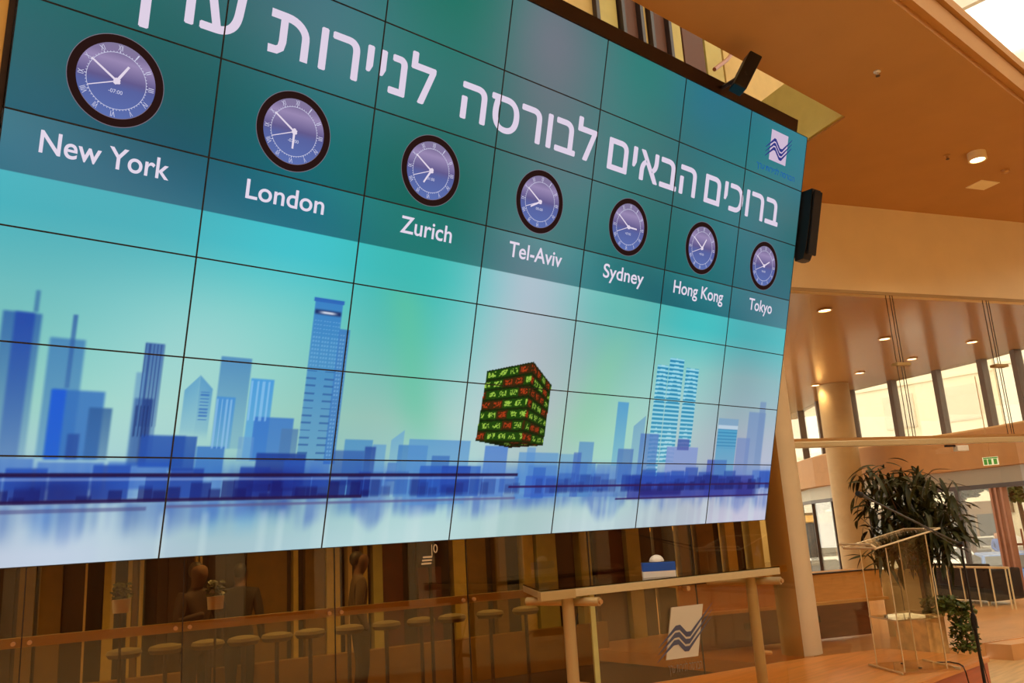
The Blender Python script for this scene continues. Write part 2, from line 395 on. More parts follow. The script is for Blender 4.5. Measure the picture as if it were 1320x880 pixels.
reflected_strips = [(-40,16,'d'),(22,43,'b'),(48,78,'b'),(80,106,'d'),(107,110,'l'),(113,130,'k'),(132,146,'g'),(147,161,'k'),(163,168,'g'),(169,177,'b'),(178,183,'g'),(184,199,'k'),(202,214,'d'),(216,238,'d'),(240,247,'k'),(250,253,'g'),(255,258,'l'),(259,265,'k'),(268,288,'d'),(291,314,'k'),(317,369,'b'),(371,375,'k'),(377,383,'g'),(384,391,'k'),(393,419,'b'),(420,437,'g'),(438,445,'k'),(447,452,'l'),(453,466,'d'),(468,473,'g'),(474,479,'k'),(480,492,'o'),(493,521,'r'),(523,539,'k'),(541,571,'r'),(573,584,'k'),(585,603,'g'),(605,629,'b'),(631,639,'k'),(641,655,'b'),(657,674,'k'),(676,690,'g'),(694,719,'o'),(722,745,'d'),(750,764,'o'),(768,774,'k'),(776,811,'r'),(812,829,'o'),(832,850,'d'),(854,880,'d'),(884,896,'b'),(898,906,'k'),(908,930,'b'),(934,942,'k'),(944,956,'g'),(960,972,'d'),(975,990,'o')]  # coloured strips imitate hall pillars mirrored in the glass, with dim gaps between
for a, b, k in reflected_strips:
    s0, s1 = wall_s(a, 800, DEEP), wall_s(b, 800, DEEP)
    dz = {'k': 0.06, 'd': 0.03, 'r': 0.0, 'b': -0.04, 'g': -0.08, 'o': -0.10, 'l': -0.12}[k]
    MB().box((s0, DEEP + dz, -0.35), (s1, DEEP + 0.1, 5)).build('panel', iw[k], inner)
for nm, m, mt in (('floor', MB().box((-16, 0.12, -0.45), (0.1, DEEP - .15, -0.35)), iw['d']), ('ceiling_inner', MB().box((-16, 0.12, 3.2), (0.1, DEEP - .15, 3.3)), iw['d']), ('wall_low', MB().box((-13, 3.6, -.35), (-0.4, 3.75, .22)), material('amber_counter', (140, 102, 36), .5, vary=.15))):
    q = struct(nm, m, mt); q.location = (9.22, 5.63, STAGE); q.rotation_euler.z = WALL_ANGLE

# ================================================================== VIDEO WALL: 7 x 7 panels, leaning forward
PWD, PHT = 1.02, 0.57375
vw = empty('video_display', (4.226, 4.4745, 1.9205), 0.0, None, math.radians(105.55))
tag(vw, 'huge forward-leaning video wall of thin-framed screens showing city clocks and a blue skyline', 'video screen')
def sxy(u, v): return ((u - 3.5) * PWD, (3.5 - v) * PHT)

def vcol_material(name, strength=1.0):
    m = bpy.data.materials.new(name); m.use_nodes = True
    nt = m.node_tree; b = nt.nodes['Principled BSDF']; at = nt.nodes.new('ShaderNodeAttribute'); at.attribute_name = 'picture'
    b.inputs['Base Color'].default_value = (0.004, 0.004, 0.004, 1); b.inputs['Roughness'].default_value = 0.35
    b.inputs['Specular IOR Level'].default_value = 0.08
    nt.links.new(at.outputs['Color'], b.inputs['Emission Color']); b.inputs['Emission Strength'].default_value = strength
    return m
SCREEN = vcol_material('lit_screen')

# colours of the picture at panel centres (rows v, columns u), in the band and in the sky
BAND = np.array([[(50,110,115),(60,118,125),(34,112,98),(118,124,136),(48,122,118),(48,122,145),(48,122,142)],
                 [(44,104,104),(64,114,120),(44,114,106),(114,122,128),(72,116,116),(52,116,120),(74,116,126)],
                 [(36,92,98),(26,100,112),(20,104,92),(86,120,124),(44,112,110),(24,106,110),(40,110,120)],
                 [(26,84,112),(18,92,116),(16,100,96),(94,112,126),(28,100,110),(22,96,110),(46,102,122)]], float)
BV = np.array([0.4, 1.5, 2.5, 3.35])
SKYC = np.array([[(70,186,200),(60,190,202),(62,198,192),(178,192,206),(112,200,192),(66,188,190),(80,186,194)],
                 [(116,202,204),(112,204,198),(84,202,190),(186,194,204),(136,202,192),(134,200,194),(150,184,192)],
                 [(160,214,202),(160,216,200),(158,208,194),(198,206,210),(164,214,188),(182,202,204),(174,184,200)],
                 [(170,204,214),(166,208,214),(168,208,208),(186,212,212),(176,212,202),(188,200,212),(186,186,210)],
                 [(196,206,226),(190,212,224),(184,214,216),(190,216,216),(186,208,212),(196,202,216),(202,192,216)]], float)
SV = np.array([3.8, 4.5, 5.5, 6.3, 6.9])
def table(T, VV, U, V):
    uc = np.clip(U - 0.5, 0, 5.999); i = uc.astype(int); f = (uc - i)[..., None]
    f = f * f * (3 - 2 * f)
    k = np.clip(np.searchsorted(VV, V) - 1, 0, len(VV) - 2); g = np.clip((V - VV[k]) / (VV[k + 1] - VV[k]), 0, 1)[..., None]
    return (T[k, i] * (1 - f) + T[k, i + 1] * f) * (1 - g) + (T[k + 1, i] * (1 - f) + T[k + 1, i + 1] * f) * g
def ss(a, b, x): t = np.clip((x - a) / (b - a), 0, 1); return t * t * (3 - 2 * t)
def blend(C, m, c): return C * (1 - m[..., None]) + np.array(c, float) * m[..., None]
# skyline silhouettes: left, right, top, bottom (panel units), colour, opacity at top and bottom, softness
RECTS = [
(0.108,0.28,4.73,6.019,(45,95,165),0.85,0.25,0.012),
(0.161,0.249,4.726,6.019,(25,60,165),0.7,0.3,0.012),
(0.239,0.26,4.522,4.717,(50,100,160),0.7,0.7,0.01),
(0.327,0.494,4.924,6.014,(60,120,180),0.8,0.5,0.012),
(0.421,0.443,4.701,5.374,(45,90,160),0.8,0.5,0.008),
(0.365,0.619,5.39,6.027,(45,105,185),0.8,0.8,0.012),
(0.365,0.433,5.39,6.029,(20,85,215),0.8,0.6,0.012),
(0.55,0.664,5.54,6.025,(45,90,150),0.8,0.5,0.01),
(0.463,0.521,5.79,6.027,(35,70,150),0.7,0.7,0.01),
(0.79,0.892,4.89,6.005,(60,100,165),0.85,0.4,0.006),
(0.77,0.867,5.43,6.08,(30,60,130),0.85,0.7,0.01),
(0.762,0.818,5.182,6.081,(90,140,190),0.6,0.5,0.01),
(0.827,1.068,5.781,6.094,(35,80,170),0.85,0.9,0.01),
(1.213,1.397,4.954,5.898,(70,130,185),0.85,0.25,0.006),
(1.215,1.326,5.368,5.9,(55,135,215),0.7,0.3,0.006),
(1.406,1.551,5.156,6.008,(60,145,220),0.85,0.5,0.006),
(1.454,1.707,5.556,6.022,(50,110,195),0.8,0.7,0.006),
(1.634,1.746,5.67,6.02,(75,120,170),0.8,0.6,0.006),
(0.992,1.132,5.783,6.124,(35,80,165),0.8,0.9,0.006),
(1.136,1.298,5.88,6.171,(50,110,190),0.8,0.8,0.006),
(1.495,1.818,5.937,6.29,(20,50,140),0.75,0.85,0.008),
(1.461,1.761,6.268,6.347,(15,15,80),0.85,0.85,0.008),
(1.374,1.469,5.772,6.025,(100,150,205),0.5,0.5,0.006),
(2.076,2.283,5.765,6.424,(60,130,195),0.7,0.6,0.005),
(2.287,2.389,5.815,6.429,(90,150,205),0.7,0.5,0.005),
(2.23,2.313,5.843,6.173,(30,60,145),0.75,0.5,0.008),
(2.486,2.727,5.812,6.437,(60,120,190),0.75,0.5,0.005),
(2.567,3.093,5.738,6.541,(85,145,205),0.75,0.45,0.005),
(2.769,2.923,5.935,6.445,(45,95,175),0.6,0.5,0.005),
(2.682,3.214,6.06,6.448,(40,90,185),0.7,0.7,0.005),
(2.866,3.121,6.059,6.391,(30,65,165),0.65,0.65,0.005),
(3.233,3.453,5.793,6.461,(65,115,200),0.75,0.6,0.006),
(3.646,3.734,5.8,6.313,(100,150,205),0.7,0.5,0.006),
(3.569,3.98,5.868,6.496,(80,140,205),0.65,0.6,0.005),
(3.734,3.864,6.072,6.497,(45,95,185),0.6,0.6,0.005),
(3.664,4.026,6.188,6.477,(50,90,190),0.6,0.6,0.005),
(3.981,4.206,5.88,6.485,(90,150,205),0.5,0.5,0.006),
(4.182,4.415,5.998,6.491,(70,125,195),0.6,0.6,0.006),
(4.198,4.369,5.698,6.491,(80,135,195),0.7,0.6,0.006),
(4.151,4.239,5.854,6.488,(60,95,180),0.6,0.6,0.006),
(4.436,4.681,6.016,6.499,(90,130,195),0.55,0.6,0.006),
(4.602,4.738,5.085,6.038,(75,150,205),0.85,0.4,0.006),
(4.668,4.865,5.783,6.506,(80,120,180),0.8,0.6,0.006),
(4.933,5.177,5.539,6.395,(85,125,190),0.85,0.5,0.006),
(5.308,5.758,5.728,6.305,(130,150,205),0.9,0.8,0.005),
(5.449,5.618,5.599,5.778,(75,90,165),0.8,0.8,0.006),
(6.03,6.349,5.219,6.353,(120,160,195),0.8,0.6,0.006),
(5.921,6.229,5.924,6.548,(70,90,175),0.8,0.8,0.006),
(6.513,6.805,5.074,6.566,(115,145,190),0.8,0.5,0.012),
(6.688,6.791,4.88,6.016,(110,140,185),0.7,0.4,0.012),
(6.36,6.577,5.536,6.56,(110,135,190),0.7,0.6,0.008),
(4.843,6.716,6.187,6.549,(45,55,150),0.75,0.75,0.012),
(5.003,5.574,6.382,6.498,(25,25,110),0.7,0.7,0.02),
(6.434,6.768,6.291,6.564,(40,40,130),0.6,0.6,0.03),
(2.003,2.229,5.893,6.289,(40,80,165),0.6,0.7,0.008),
(2.417,2.49,6.026,6.248,(60,110,190),0.6,0.6,0.005)
]
def n1(x, freq, seed):
    t = np.random.RandomState(seed).rand(int(freq * 8) + 8); x = np.clip(x, 0, 7.5) * freq; i = x.astype(int); f = x - i; f = f * f * (3 - 2 * f)
    return t[i] * (1 - f) + t[i + 1] * f
def boxmask(U, V, u0, u1, v0, v1, e, ev=None):
    ev = e * 1.8 if ev is None else ev
    return ss(u0 - e, u0 + e, U) * (1 - ss(u1 - e, u1 + e, U)) * ss(v0 - ev, v0 + ev, V) * (1 - ss(v1 - ev, v1 + ev, V))
GLY = np.random.RandomState(11).rand(64, 64)
def picture(U, V):
    C = np.where((V < 3.53)[..., None], table(BAND, BV, U, V) * .98, table(SKYC, SV, U, V) * .965)
    # uneven patches of green and slate
    pn = 0.5 + 0.5 * np.sin(2.1 * U + 1.3 * np.sin(1.1 * V) + .4) * np.sin(1.7 * V - 0.8 * U + 1.2 * np.sin(.9 * U))
    sl = 0.5 + 0.5 * np.sin(1.3 * U - 1.9 * V + 2.0 * np.sin(.7 * U + .5))
    top = (V < 3.53)
    C = blend(C, np.where(top, .26, .12) * pn, np.array((10, 112, 92)) if V.max() <= 3.5 else np.array((70, 196, 184)))
    C = blend(C, np.where(top, .20, .10) * sl, np.array((96, 128, 150)) if V.max() <= 3.5 else np.array((190, 200, 212)))
    # soft rays in the backdrop
    ray_ = 0.5 + 0.5 * np.sin(3.1 * U + 0.9 * V + 0.6 * np.sin(1.7 * U - V))
    C = C * (0.96 + 0.08 * ray_[..., None])
    if V.max() > 4:
        # green swirl behind the tower
        cen = 2.36 + 0.22 * (V - 4.1) + 0.05 * np.sin(2 * V)
        C = blend(C, 0.55 * np.exp(-((U - cen) / 0.17) ** 2) * ss(3.6, 4.2, V) * (1 - ss(5.2, 6.2, V)), (96, 196, 158))
        C = blend(C, 0.35 * np.exp(-((U - 4.45 + 0.25 * (V - 4.5)) / 0.22) ** 2) * ss(3.8, 4.6, V) * (1 - ss(5.4, 6.0, V)), (130, 206, 160))
        C = blend(C, 0.45 * np.exp(-((U - 1.0 - 0.1 * (5.5 - V)) / 0.5) ** 2) * ss(3.9, 5, V) * (1 - ss(5.6, 6.2, V)), (182, 214, 214))
        # blue haze along the waterline
        st = 0.55 * n1(U, 9, 1) + 0.45 * n1(U, 31, 2)
        hz = ss(5.92, 6.22, V) * (1 - ss(6.36, 6.50, V))
        C = blend(C, hz * np.clip(0.15 + 0.75 * st, 0, 1), (58, 112, 204))
        # streaky mirror image below the waterline
        for (u0, u1, v0, v1, c, a, b, e) in RECTS:
            h = min(0.42, 0.30 * (6.45 - v0) + 0.05)
            m = ss(u0 - 0.05, u0 + 0.05, U) * (1 - ss(u1 - 0.05, u1 + 0.05, U)) * ss(6.42, 6.48, V) * (1 - ss(6.42 + 0.3 * h, 6.48 + h, V))
            C = blend(C, m * 0.26 * (.5 + st), c)
        depth = 6.56 + 0.28 * n1(U, 6, 5)
        C = blend(C, 0.62 * ss(6.40, 6.46, V) * (1 - ss(depth - .12, depth + .08, V)) * np.clip(st * 1.5 - .2, 0, 1), (70, 104, 186))
        C = blend(C, 0.35 * ss(6.5, 6.6, V) * np.clip(n1(U, 17, 8) * 2 - 1, 0, 1), (206, 226, 226))
        # tower with a crown ring
        tm = boxmask(U, V, 1.755, 1.945, 4.235, 6.02, 0.004)
        t = np.clip((V - 4.2) / 1.8, 0, 1)
        C = blend(C, boxmask(U, V, 1.94, 2.018, 4.53, 6.05, 0.004) * 0.85, (58, 118, 190))
        C = blend(C, tm * (0.92 - 0.45 * t), (52, 122, 196))
        grid = (np.sin(V * 2 * np.pi / 0.045) > 0.2) & (np.sin(U * 2 * np.pi / 0.021) > -0.3)
        C = blend(C, tm * grid * ss(4.42, 4.44, V) * (1 - ss(4.95, 5.0, V)) * 0.35, (150, 205, 235))
        C = blend(C, boxmask(U, V, 1.95, 2.01, 4.56, 6.0, 0.003) * grid * 0.4, (150, 205, 235))
        lines = np.sin(V * 2 * np.pi / 0.082) > 0.72
        C = blend(C, tm * lines * ss(4.95, 5.0, V) * (np.abs(U - 1.85) > 0.03) * 0.6, (40, 84, 150))
        C = blend(C, boxmask(U, V, 1.76, 1.94, 4.345, 4.395, 0.01) * 0.9, (24, 40, 90))
        C = blend(C, boxmask(U, V, 1.80, 1.90, 4.36, 4.385, 0.03, 0.01) * 0.9, (225, 232, 245))
        C = blend(C, boxmask(U, V, 1.745, 1.955, 4.215, 4.26, 0.004), (44, 104, 184))
        # triple residential tower with balconies
        for u0, u1, v0, v1 in ((5.055, 5.205, 4.46, 6.24), (5.215, 5.415, 4.328, 6.0), (5.455, 5.64, 4.456, 5.72)):
            mm = boxmask(U, V, u0, u1, v0, v1, 0.004)
            ph = (V - 0.006 * np.abs((U - (u0 + u1) / 2) / (u1 - u0)) * 2) * 2 * np.pi / 0.066
            C = blend(C, mm * (0.9 - 0.35 * np.clip((V - 4.4) / 1.6, 0, 1)), (110, 196, 222))
            C = blend(C, mm * (np.sin(ph) > 0.15) * (0.95 - 0.3 * np.clip((V - 4.4) / 1.6, 0, 1)), (34, 128, 172))
            C = blend(C, mm * (np.sin(ph) < -0.8) * 0.5, (210, 232, 240))
        # gabled and slanted blocks
        def sloped(C, u0, u1, vl, vr, v1, c, a0, a1):
            top = vl + (vr - vl) * np.clip((U - u0) / (u1 - u0), 0, 1)
            m = ss(u0 - .005, u0 + .005, U) * (1 - ss(u1 - .005, u1 + .005, U)) * ss(top - .01, top + .01, V) * (1 - ss(v1 - .1, v1 + .05, V))
            return blend(C, m * (a0 + (a1 - a0) * np.clip((V - top) / (v1 - top), 0, 1)), c)
        C = sloped(C, 1.028, 1.108, 5.325, 5.165, 5.8, (92, 158, 200), .85, .25)
        C = sloped(C, 1.108, 1.186, 5.165, 5.295, 5.8, (80, 146, 196), .85, .25)
        C = blend(C, boxmask(U, V, 1.12, 1.17, 5.33, 5.62, .004) * (np.sin(V * 2 * np.pi / .035) > 0) * .6, (40, 96, 180))
        C = sloped(C, 2.423, 2.521, 5.759, 5.633, 6.1, (110, 168, 205), .85, .4)
        C = sloped(C, 4.831, 4.977, 5.435, 5.264, 6.1, (110, 160, 195), .8, .4)
        for (u0, u1, v0, v1, c, a, b, e) in RECTS:
            if U.max() < u0 - .1 or U.min() > u1 + .1: continue
            m = boxmask(U, V, u0, u1, v0, v1, e)
            C = blend(C, m * (a + (b - a) * np.clip((V - v0) / (v1 - v0), 0, 1)), c)
        for u0, u1, v0, v1, n, c in ((0.79, 0.892, 4.9, 5.7, 5, (34, 62, 130)), (1.215, 1.326, 5.39, 5.9, 4, (150, 196, 235)), (1.406, 1.551, 5.18, 5.6, 4, (150, 200, 240)), (0.78, .86, 5.5, 5.8, 4, (20, 40, 100))):
            C = blend(C, boxmask(U, V, u0, u1, v0, v1, .006) * (np.sin((U - u0) / (u1 - u0) * 2 * np.pi * n) > 0.3) * 0.6, c)
        C = blend(C, boxmask(U, V, 6.035, 6.345, 5.40, 6.2, .005) * (0.85 - 0.5 * np.clip((V - 5.4) / .6, 0, 1)), (70, 160, 200))
        C = blend(C, boxmask(U, V, 6.035, 6.345, 5.40, 5.72, .005) * (np.sin(V * 2 * np.pi / .055) > 0.2) * .6, (40, 120, 170))
        C = blend(C, boxmask(U, V, 6.03, 6.35, 5.335, 5.40, .005) * .7, (205, 220, 232))
        # dense dark blocks along the waterline
        for q, (fr, a, c, v0, v1) in enumerate(((5, .80, (26, 62, 158), 6.05, 6.40), (8, .75, (18, 38, 122), 6.16, 6.42), (13, .6, (14, 20, 92), 6.22, 6.42), (3, .5, (32, 84, 190), 5.98, 6.30))):
            cell = np.clip(U, 0, 7.4) * fr; k = cell.astype(int); t = np.random.RandomState(20 + q).rand(128)[k]; top = v0 + .16 * np.random.RandomState(30 + q).rand(128)[k]
            ed = ss(0, .06, cell - k) * (1 - ss(.94, 1, cell - k))
            wgt = np.where(U < 2.3, 1.0, np.where(U < 4.7, .45, .75))
            C = blend(C, a * wgt * (t > .42) * ed * ss(top - .02, top + .02, V) * (1 - ss(v1 - .015, v1 + .03, V)), c)
        C = blend(C, .55 * ss(6.12, 6.3, V) * (1 - ss(6.40, 6.47, V)) * np.exp(-((U - .45) / .22) ** 2), (14, 20, 96))
        C = blend(C, .55 * ss(6.05, 6.2, V) * (1 - ss(6.40, 6.47, V)) * np.exp(-((U - 1.62) / .22) ** 2), (16, 20, 104))
        # dark waterline strokes
        for u0, u1, v0, th, c, a in ((0.0, 3.58, 6.172, 0.018, (30, 14, 60), .92), (3.5, 7.0, 6.335, 0.015, (46, 20, 84), .9), (0.0, 2.246, 6.418, 0.017, (34, 18, 70), .9), (1.0, 3.58, 6.485, 0.015, (92, 88, 136), .7), (4.70, 7.0, 6.537, 0.013, (50, 30, 90), .9), (0, 0.9, 6.50, 0.02, (70, 66, 120), .5)):
            C = blend(C, boxmask(U, V, u0, u1, v0 - th, v0 + th, 0.004, 0.007) * a, c)
        C = blend(C, boxmask(U, V, 0.0, 3.55, 6.20, 6.225, 0.01, 0.01) * .35, (205, 220, 240))
        # ticker cube
        A, B, Cc, D = (3.168, 4.83), (3.607, 4.642), (3.82, 4.932), (3.804, 5.77)
        F_, G_ = (3.136, 5.736), (3.577, 5.735)
        def quadmask(p, q, r, s):
            m = np.ones(U.shape, bool)
            for (a, b), (c, d) in ((p, q), (q, r), (r, s), (s, p)):
                m &= ((c - a) * (V - b) - (d - b) * (U - a)) >= 0
            return m
        def bil(p, q, r, s):          # face coordinates by inverting the bilinear map approximately
            x = np.full(U.shape, .5); y = np.full(U.shape, .5)
            p, q, r, s = map(np.array, (p, q, r, s))
            for _ in range(8):
                X = p[0]*(1-x)*(1-y)+q[0]*x*(1-y)+r[0]*x*y+s[0]*(1-x)*y; Y = p[1]*(1-x)*(1-y)+q[1]*x*(1-y)+r[1]*x*y+s[1]*(1-x)*y
                xu = (q[0]-p[0])*(1-y)+(r[0]-s[0])*y; xv = (s[0]-p[0])*(1-x)+(r[0]-q[0])*x
                yu = (q[1]-p[1])*(1-y)+(r[1]-s[1])*y; yv = (s[1]-p[1])*(1-x)+(r[1]-q[1])*x
                det = xu * yv - xv * yu; dX, dY = U - X, V - Y
                x = np.clip(x + (dX * yv - dY * xv) / det, -1, 2); y = np.clip(y + (-dX * yu + dY * xu) / det, -1, 2)
            return x, y
        def face(C, p, q, r, s, off, dim):
            m = quadmask(p, q, r, s)
            if not m.any(): return C
            x, y = bil(p, q, r, s)
            row = np.clip((y * 7).astype(int), 0, 6); yy = y * 7 - row
            col = np.clip((x * 4.3 + row * 0.37).astype(int), 0, 7)
            hue = GLY[(row * 5 + off) % 64, (col * 7 + off * 3) % 64] > 0.42
            gx = np.clip((x * 44).astype(int), 0, 63); gy = np.clip((yy * 9).astype(int), 0, 63)
            word = (x * 4.3 + row * 0.37) % 1.0
            lit = (yy > 0.26) & (yy < 0.74) & (word > 0.2) & (word < 0.86) & (GLY[(gx + off) % 64, (gy + row * 9) % 64] > 0.46)
            base = np.where(hue[..., None], np.array((24, 66, 10), float), np.array((58, 34, 10), float)) * dim
            base = np.where(((yy < 0.12) | (yy > 0.9))[..., None], np.array((14, 34, 6), float) * dim, base)
            ink = np.where(hue[..., None], np.array((150, 190, 70), float), np.array((164, 56, 22), float)) * dim
            c = np.where(lit[..., None], ink, base)
            return np.where(m[..., None], c, C)
        C = face(C, A, B, G_, F_, 3, 1.0)
        C = face(C, B, Cc, D, G_, 9, 0.9)
        C = face(C, F_, G_, D, (3.468, 5.814), 5, 0.55)
    return C

def panel(i, j):
    nx, ny = (28, 16) if i < 3 else ((40, 61) if i == 3 else (160, 90))
    us = j + np.linspace(0, 1, nx + 1); vs = i + np.linspace(0, 1, ny + 1)
    if i == 3: vs = np.sort(np.concatenate([np.linspace(3, 3.525, 18), np.linspace(3.535, 4, 44)]))
    ny = len(vs) - 1
    U, V = np.meshgrid(us, vs)
    C = np.clip(picture(U, V), 0, 255)
    cx, cy = sxy(j + .5, i + .5)
    X = (U - 3.5) * PWD - cx; Y = (3.5 - V) * PHT - cy
    n = U.size
    co = np.zeros((n + 8, 3), np.float32); co[:n, 0] = X.ravel(); co[:n, 1] = Y.ravel()
    idx = np.arange(n).reshape(U.shape)
    q = np.stack([idx[1:, :-1], idx[1:, 1:], idx[:-1, 1:], idx[:-1, :-1]], -1).reshape(-1, 4)
    hw, hh = PWD / 2, PHT / 2                      # shallow housing behind the picture
    co[n:] = [(-hw, -hh, -.001), (hw, -hh, -.001), (hw, hh, -.001), (-hw, hh, -.001), (-hw, -hh, -.06), (hw, -hh, -.06), (hw, hh, -.06), (-hw, hh, -.06)]
    b = np.array([(7, 6, 5, 4), (0, 1, 5, 4), (1, 2, 6, 5), (2, 3, 7, 6), (3, 0, 4, 7)]) + n
    q = np.concatenate([q, b]).astype(np.int32)
    me = bpy.data.meshes.new('screen_panel')
    me.vertices.add(len(co)); me.vertices.foreach_set('co', co.ravel())
    me.loops.add(q.size); me.loops.foreach_set('vertex_index', q.ravel())
    me.polygons.add(len(q)); me.polygons.foreach_set('loop_start', np.arange(len(q), dtype=np.int32) * 4); me.polygons.foreach_set('loop_total', np.full(len(q), 4, np.int32))
    mi = np.zeros(len(q), np.int32); mi[-5:] = 1; me.polygons.foreach_set('material_index', mi)
    me.materials.append(SCREEN); me.materials.append(M['black'])
    at = me.attributes.new('picture', 'FLOAT_COLOR', 'POINT')
    full = np.ones((n + 8, 4), np.float32); full[:n, :3] = lin(C.reshape(-1, 3)); full[n:, :3] = 0
    at.data.foreach_set('color', full.ravel())
    me.update(calc_edges=True)
    o = bpy.data.objects.new('screen_panel', me); COL.objects.link(o); o.parent = vw; o.location = (cx, cy, 0)
    return o
bz = MB(); hw, hh, t = PWD / 2, PHT / 2, 0.0042
for a, b in (((-hw, -hh), (hw, -hh + t)), ((-hw, hh - t), (hw, hh)), ((-hw, -hh + t), (-hw + t, hh - t)), ((hw - t, -hh + t), (hw, hh - t))):
    bz.box((a[0], a[1], -0.0005), (b[0], b[1], 0.004))
bezel0 = None
for i in range(7):
    for j in range(7):
        p = panel(i, j)
        if bezel0 is None: bezel0 = bz.build('bezel', M['black'], p)
        else: clone(bezel0, p)
# frame: dark channel along the top, bronze strip down the left side, mounting back
MB().box((-3.57, 2.008, -0.20), (3.35, 2.13, 0.01)).build('top_channel', M['darkframe'], vw)
MB().box((-3.60, -2.008, -0.16), (-3.572, 2.13, -0.02)).build('side_channel', M['darkframe'], vw)
MB().box((-3.66, -2.008, -0.16), (-3.60, 2.13, -0.03)).build('side_trim', M['brass'], vw)
MB().box((-3.5, -1.95, -0.14), (3.5, 2.0, -0.065)).build('mounting_frame', M['darkframe'], vw)

INK = emission('screen_white', (226, 214, 232), 1.0)
INKH = emission('screen_white_headline', (222, 208, 228), 1.0)
# headline, right to left
for w, u0, u1 in (('ברוכים', 5.43, 6.63), ('הבאים', 4.15, 5.29), ('לבורסה', 2.665, 3.99), ('לניירו', 1.585, 2.425), ('ערך', 0.40, 1.10)):
    (x0, y0), (x1, y1) = sxy(u0, 1.765), sxy(u1, 1.325)
    hm = MB()                                   # heavier strokes: the outline laid down five times, slightly shifted
    for k, (dx, dy) in enumerate(((0, 0), (.006, 0), (-.006, 0), (0, .005), (0, -.005))):
        me = fit_text(HEB(w), x0, x1, y0, y1, 0.0012 + k * 2e-5, ref='ם'); me.transform(Matrix.Translation((dx, dy, 0)))
        k0 = len(hm.v); hm.v += [tuple(v.co) for v in me.vertices]; hm.f += [tuple(q + k0 for q in p.vertices) for p in me.polygons]; bpy.data.meshes.remove(me)
    hm.build('headline_word', INKH, vw)
# the last letter of the fourth word drawn as strokes: arched roof with right leg, left leg with foot
def stroke(pts, w):
    P = [Vector((*sxy(*p), 0)) for p in pts]; m = MB(); A = []; B = []
    for k, p in enumerate(P):
        d = (P[min(k + 1, len(P) - 1)] - P[max(k - 1, 0)]).normalized(); n = Vector((-d.y, d.x, 0)) * w / 2
        A.append(p + n); B.append(p - n)
    n = len(P); m.add([(p.x, p.y, .0012) for p in A + B], [(n + i, n + i + 1, i + 1, i) for i in range(n - 1)]); return m
tv = stroke([(1.258, 1.362), (1.36, 1.362)] + [(1.36 + .124 * math.sin(t), 1.362 + .17 * (1 - math.cos(t))) for t in np.linspace(.2, math.pi / 2, 8)] + [(1.484, 1.765)], .050)
s2 = stroke([(1.342, 1.36), (1.342, 1.63), (1.334, 1.695), (1.310, 1.728), (1.256, 1.732)], .048)
k = len(tv.v); tv.v += s2.v; tv.f += [tuple(i + k for i in f) for f in s2.f]
tv.build('headline_letter', INKH, vw)
# city clocks
CLK = [('New York', 1.0, '-07:00', .17, .80), ('London', 6.0, '-02:00', 1.234, 1.735), ('Zurich', 7.0, '-01:00', 2.294, 2.715), ('Tel-Aviv', 8.0, '00:00', 3.237, 3.775), ('Sydney', 3.0, '+07:00', 4.245, 4.742), ('Hong Kong', 1.0, '+05:00', 5.147, 5.878), ('Tokyo', 2.0, '+06:00', 6.305, 6.702)]
def dial_material():
    m = bpy.data.materials.new('clock_dial'); m.use_nodes = True; nt = m.node_tree; nt.nodes.clear()
    out = nt.nodes.new('ShaderNodeOutputMaterial'); em = nt.nodes.new('ShaderNodeEmission'); tc = nt.nodes.new('ShaderNodeTexCoord')
    sp = nt.nodes.new('ShaderNodeSeparateXYZ'); mr = nt.nodes.new('ShaderNodeMapRange'); rp = nt.nodes.new('ShaderNodeValToRGB')
    mr.inputs['From Min'].default_value = -0.2; mr.inputs['From Max'].default_value = 0.2
    e = rp.color_ramp.elements; e[0].position = 0.0; e[0].color = rgb((92, 112, 176)); e[1].position = 1.0; e[1].color = rgb((128, 118, 152))
    for pos, c in ((0.42, (88, 98, 158)), (0.52, (98, 90, 140)), (0.76, (152, 136, 178)), (0.86, (130, 116, 156))):
        k = e.new(pos); k.color = rgb(c)
    nt.links.new(tc.outputs['Object'], sp.inputs[0]); nt.links.new(sp.outputs[1], mr.inputs[0]); nt.links.new(mr.outputs[0], rp.inputs[0])
    nt.links.new(rp.outputs[0], em.inputs[0]); nt.links.new(em.outputs[0], out.inputs[0]); return m
DIAL = dial_material(); RIM = emission('clock_rim_brown', (40, 22, 20), 1.0); RIML = emission('clock_rim_highlight', (128, 110, 124), 1.0)
NUM = emission('clock_numerals', (206, 206, 232), 1.0)
def ring(r0, r1, z, a0=0, a1=2 * math.pi, n=64):
    m = MB(); k = n + 1
    A = [a0 + (a1 - a0) * i / n for i in range(k)]
    m.add([(r0 * math.cos(a), r0 * math.sin(a), z) for a in A] + [(r1 * math.cos(a), r1 * math.sin(a), z) for a in A], [(i, i + 1, k + i + 1, k + i) for i in range(n)]); return m
def merge_text(mb, me):
    k = len(mb.v); mb.v += [tuple(v.co) for v in me.vertices]; mb.f += [tuple(i + k for i in p.vertices) for p in me.polygons]; bpy.data.meshes.remove(me)
numerals = MB()
for h, r in enumerate(('XII', 'I', 'II', 'III', 'IV', 'V', 'VI', 'VII', 'VIII', 'IX', 'X', 'XI')):
    a = math.radians(90 - 30 * h); w = {'I': .0030, 'II': .0068, 'III': .011, 'V': .007, 'X': .008, 'VIII': .017}.get(r, .0115)
    me = fit_text(r, -w, w, -0.0145, 0.0145, 0.0022)
    rot = Matrix.Rotation(a - math.pi / 2, 4, 'Z'); me.transform(Matrix.Translation((0.176 * math.cos(a), 0.176 * math.sin(a), 0)) @ rot)
    merge_text(numerals, me)
numerals_me = numerals.mesh('numerals')
ticks = ring(0.148, 0.1505, 0.0022)
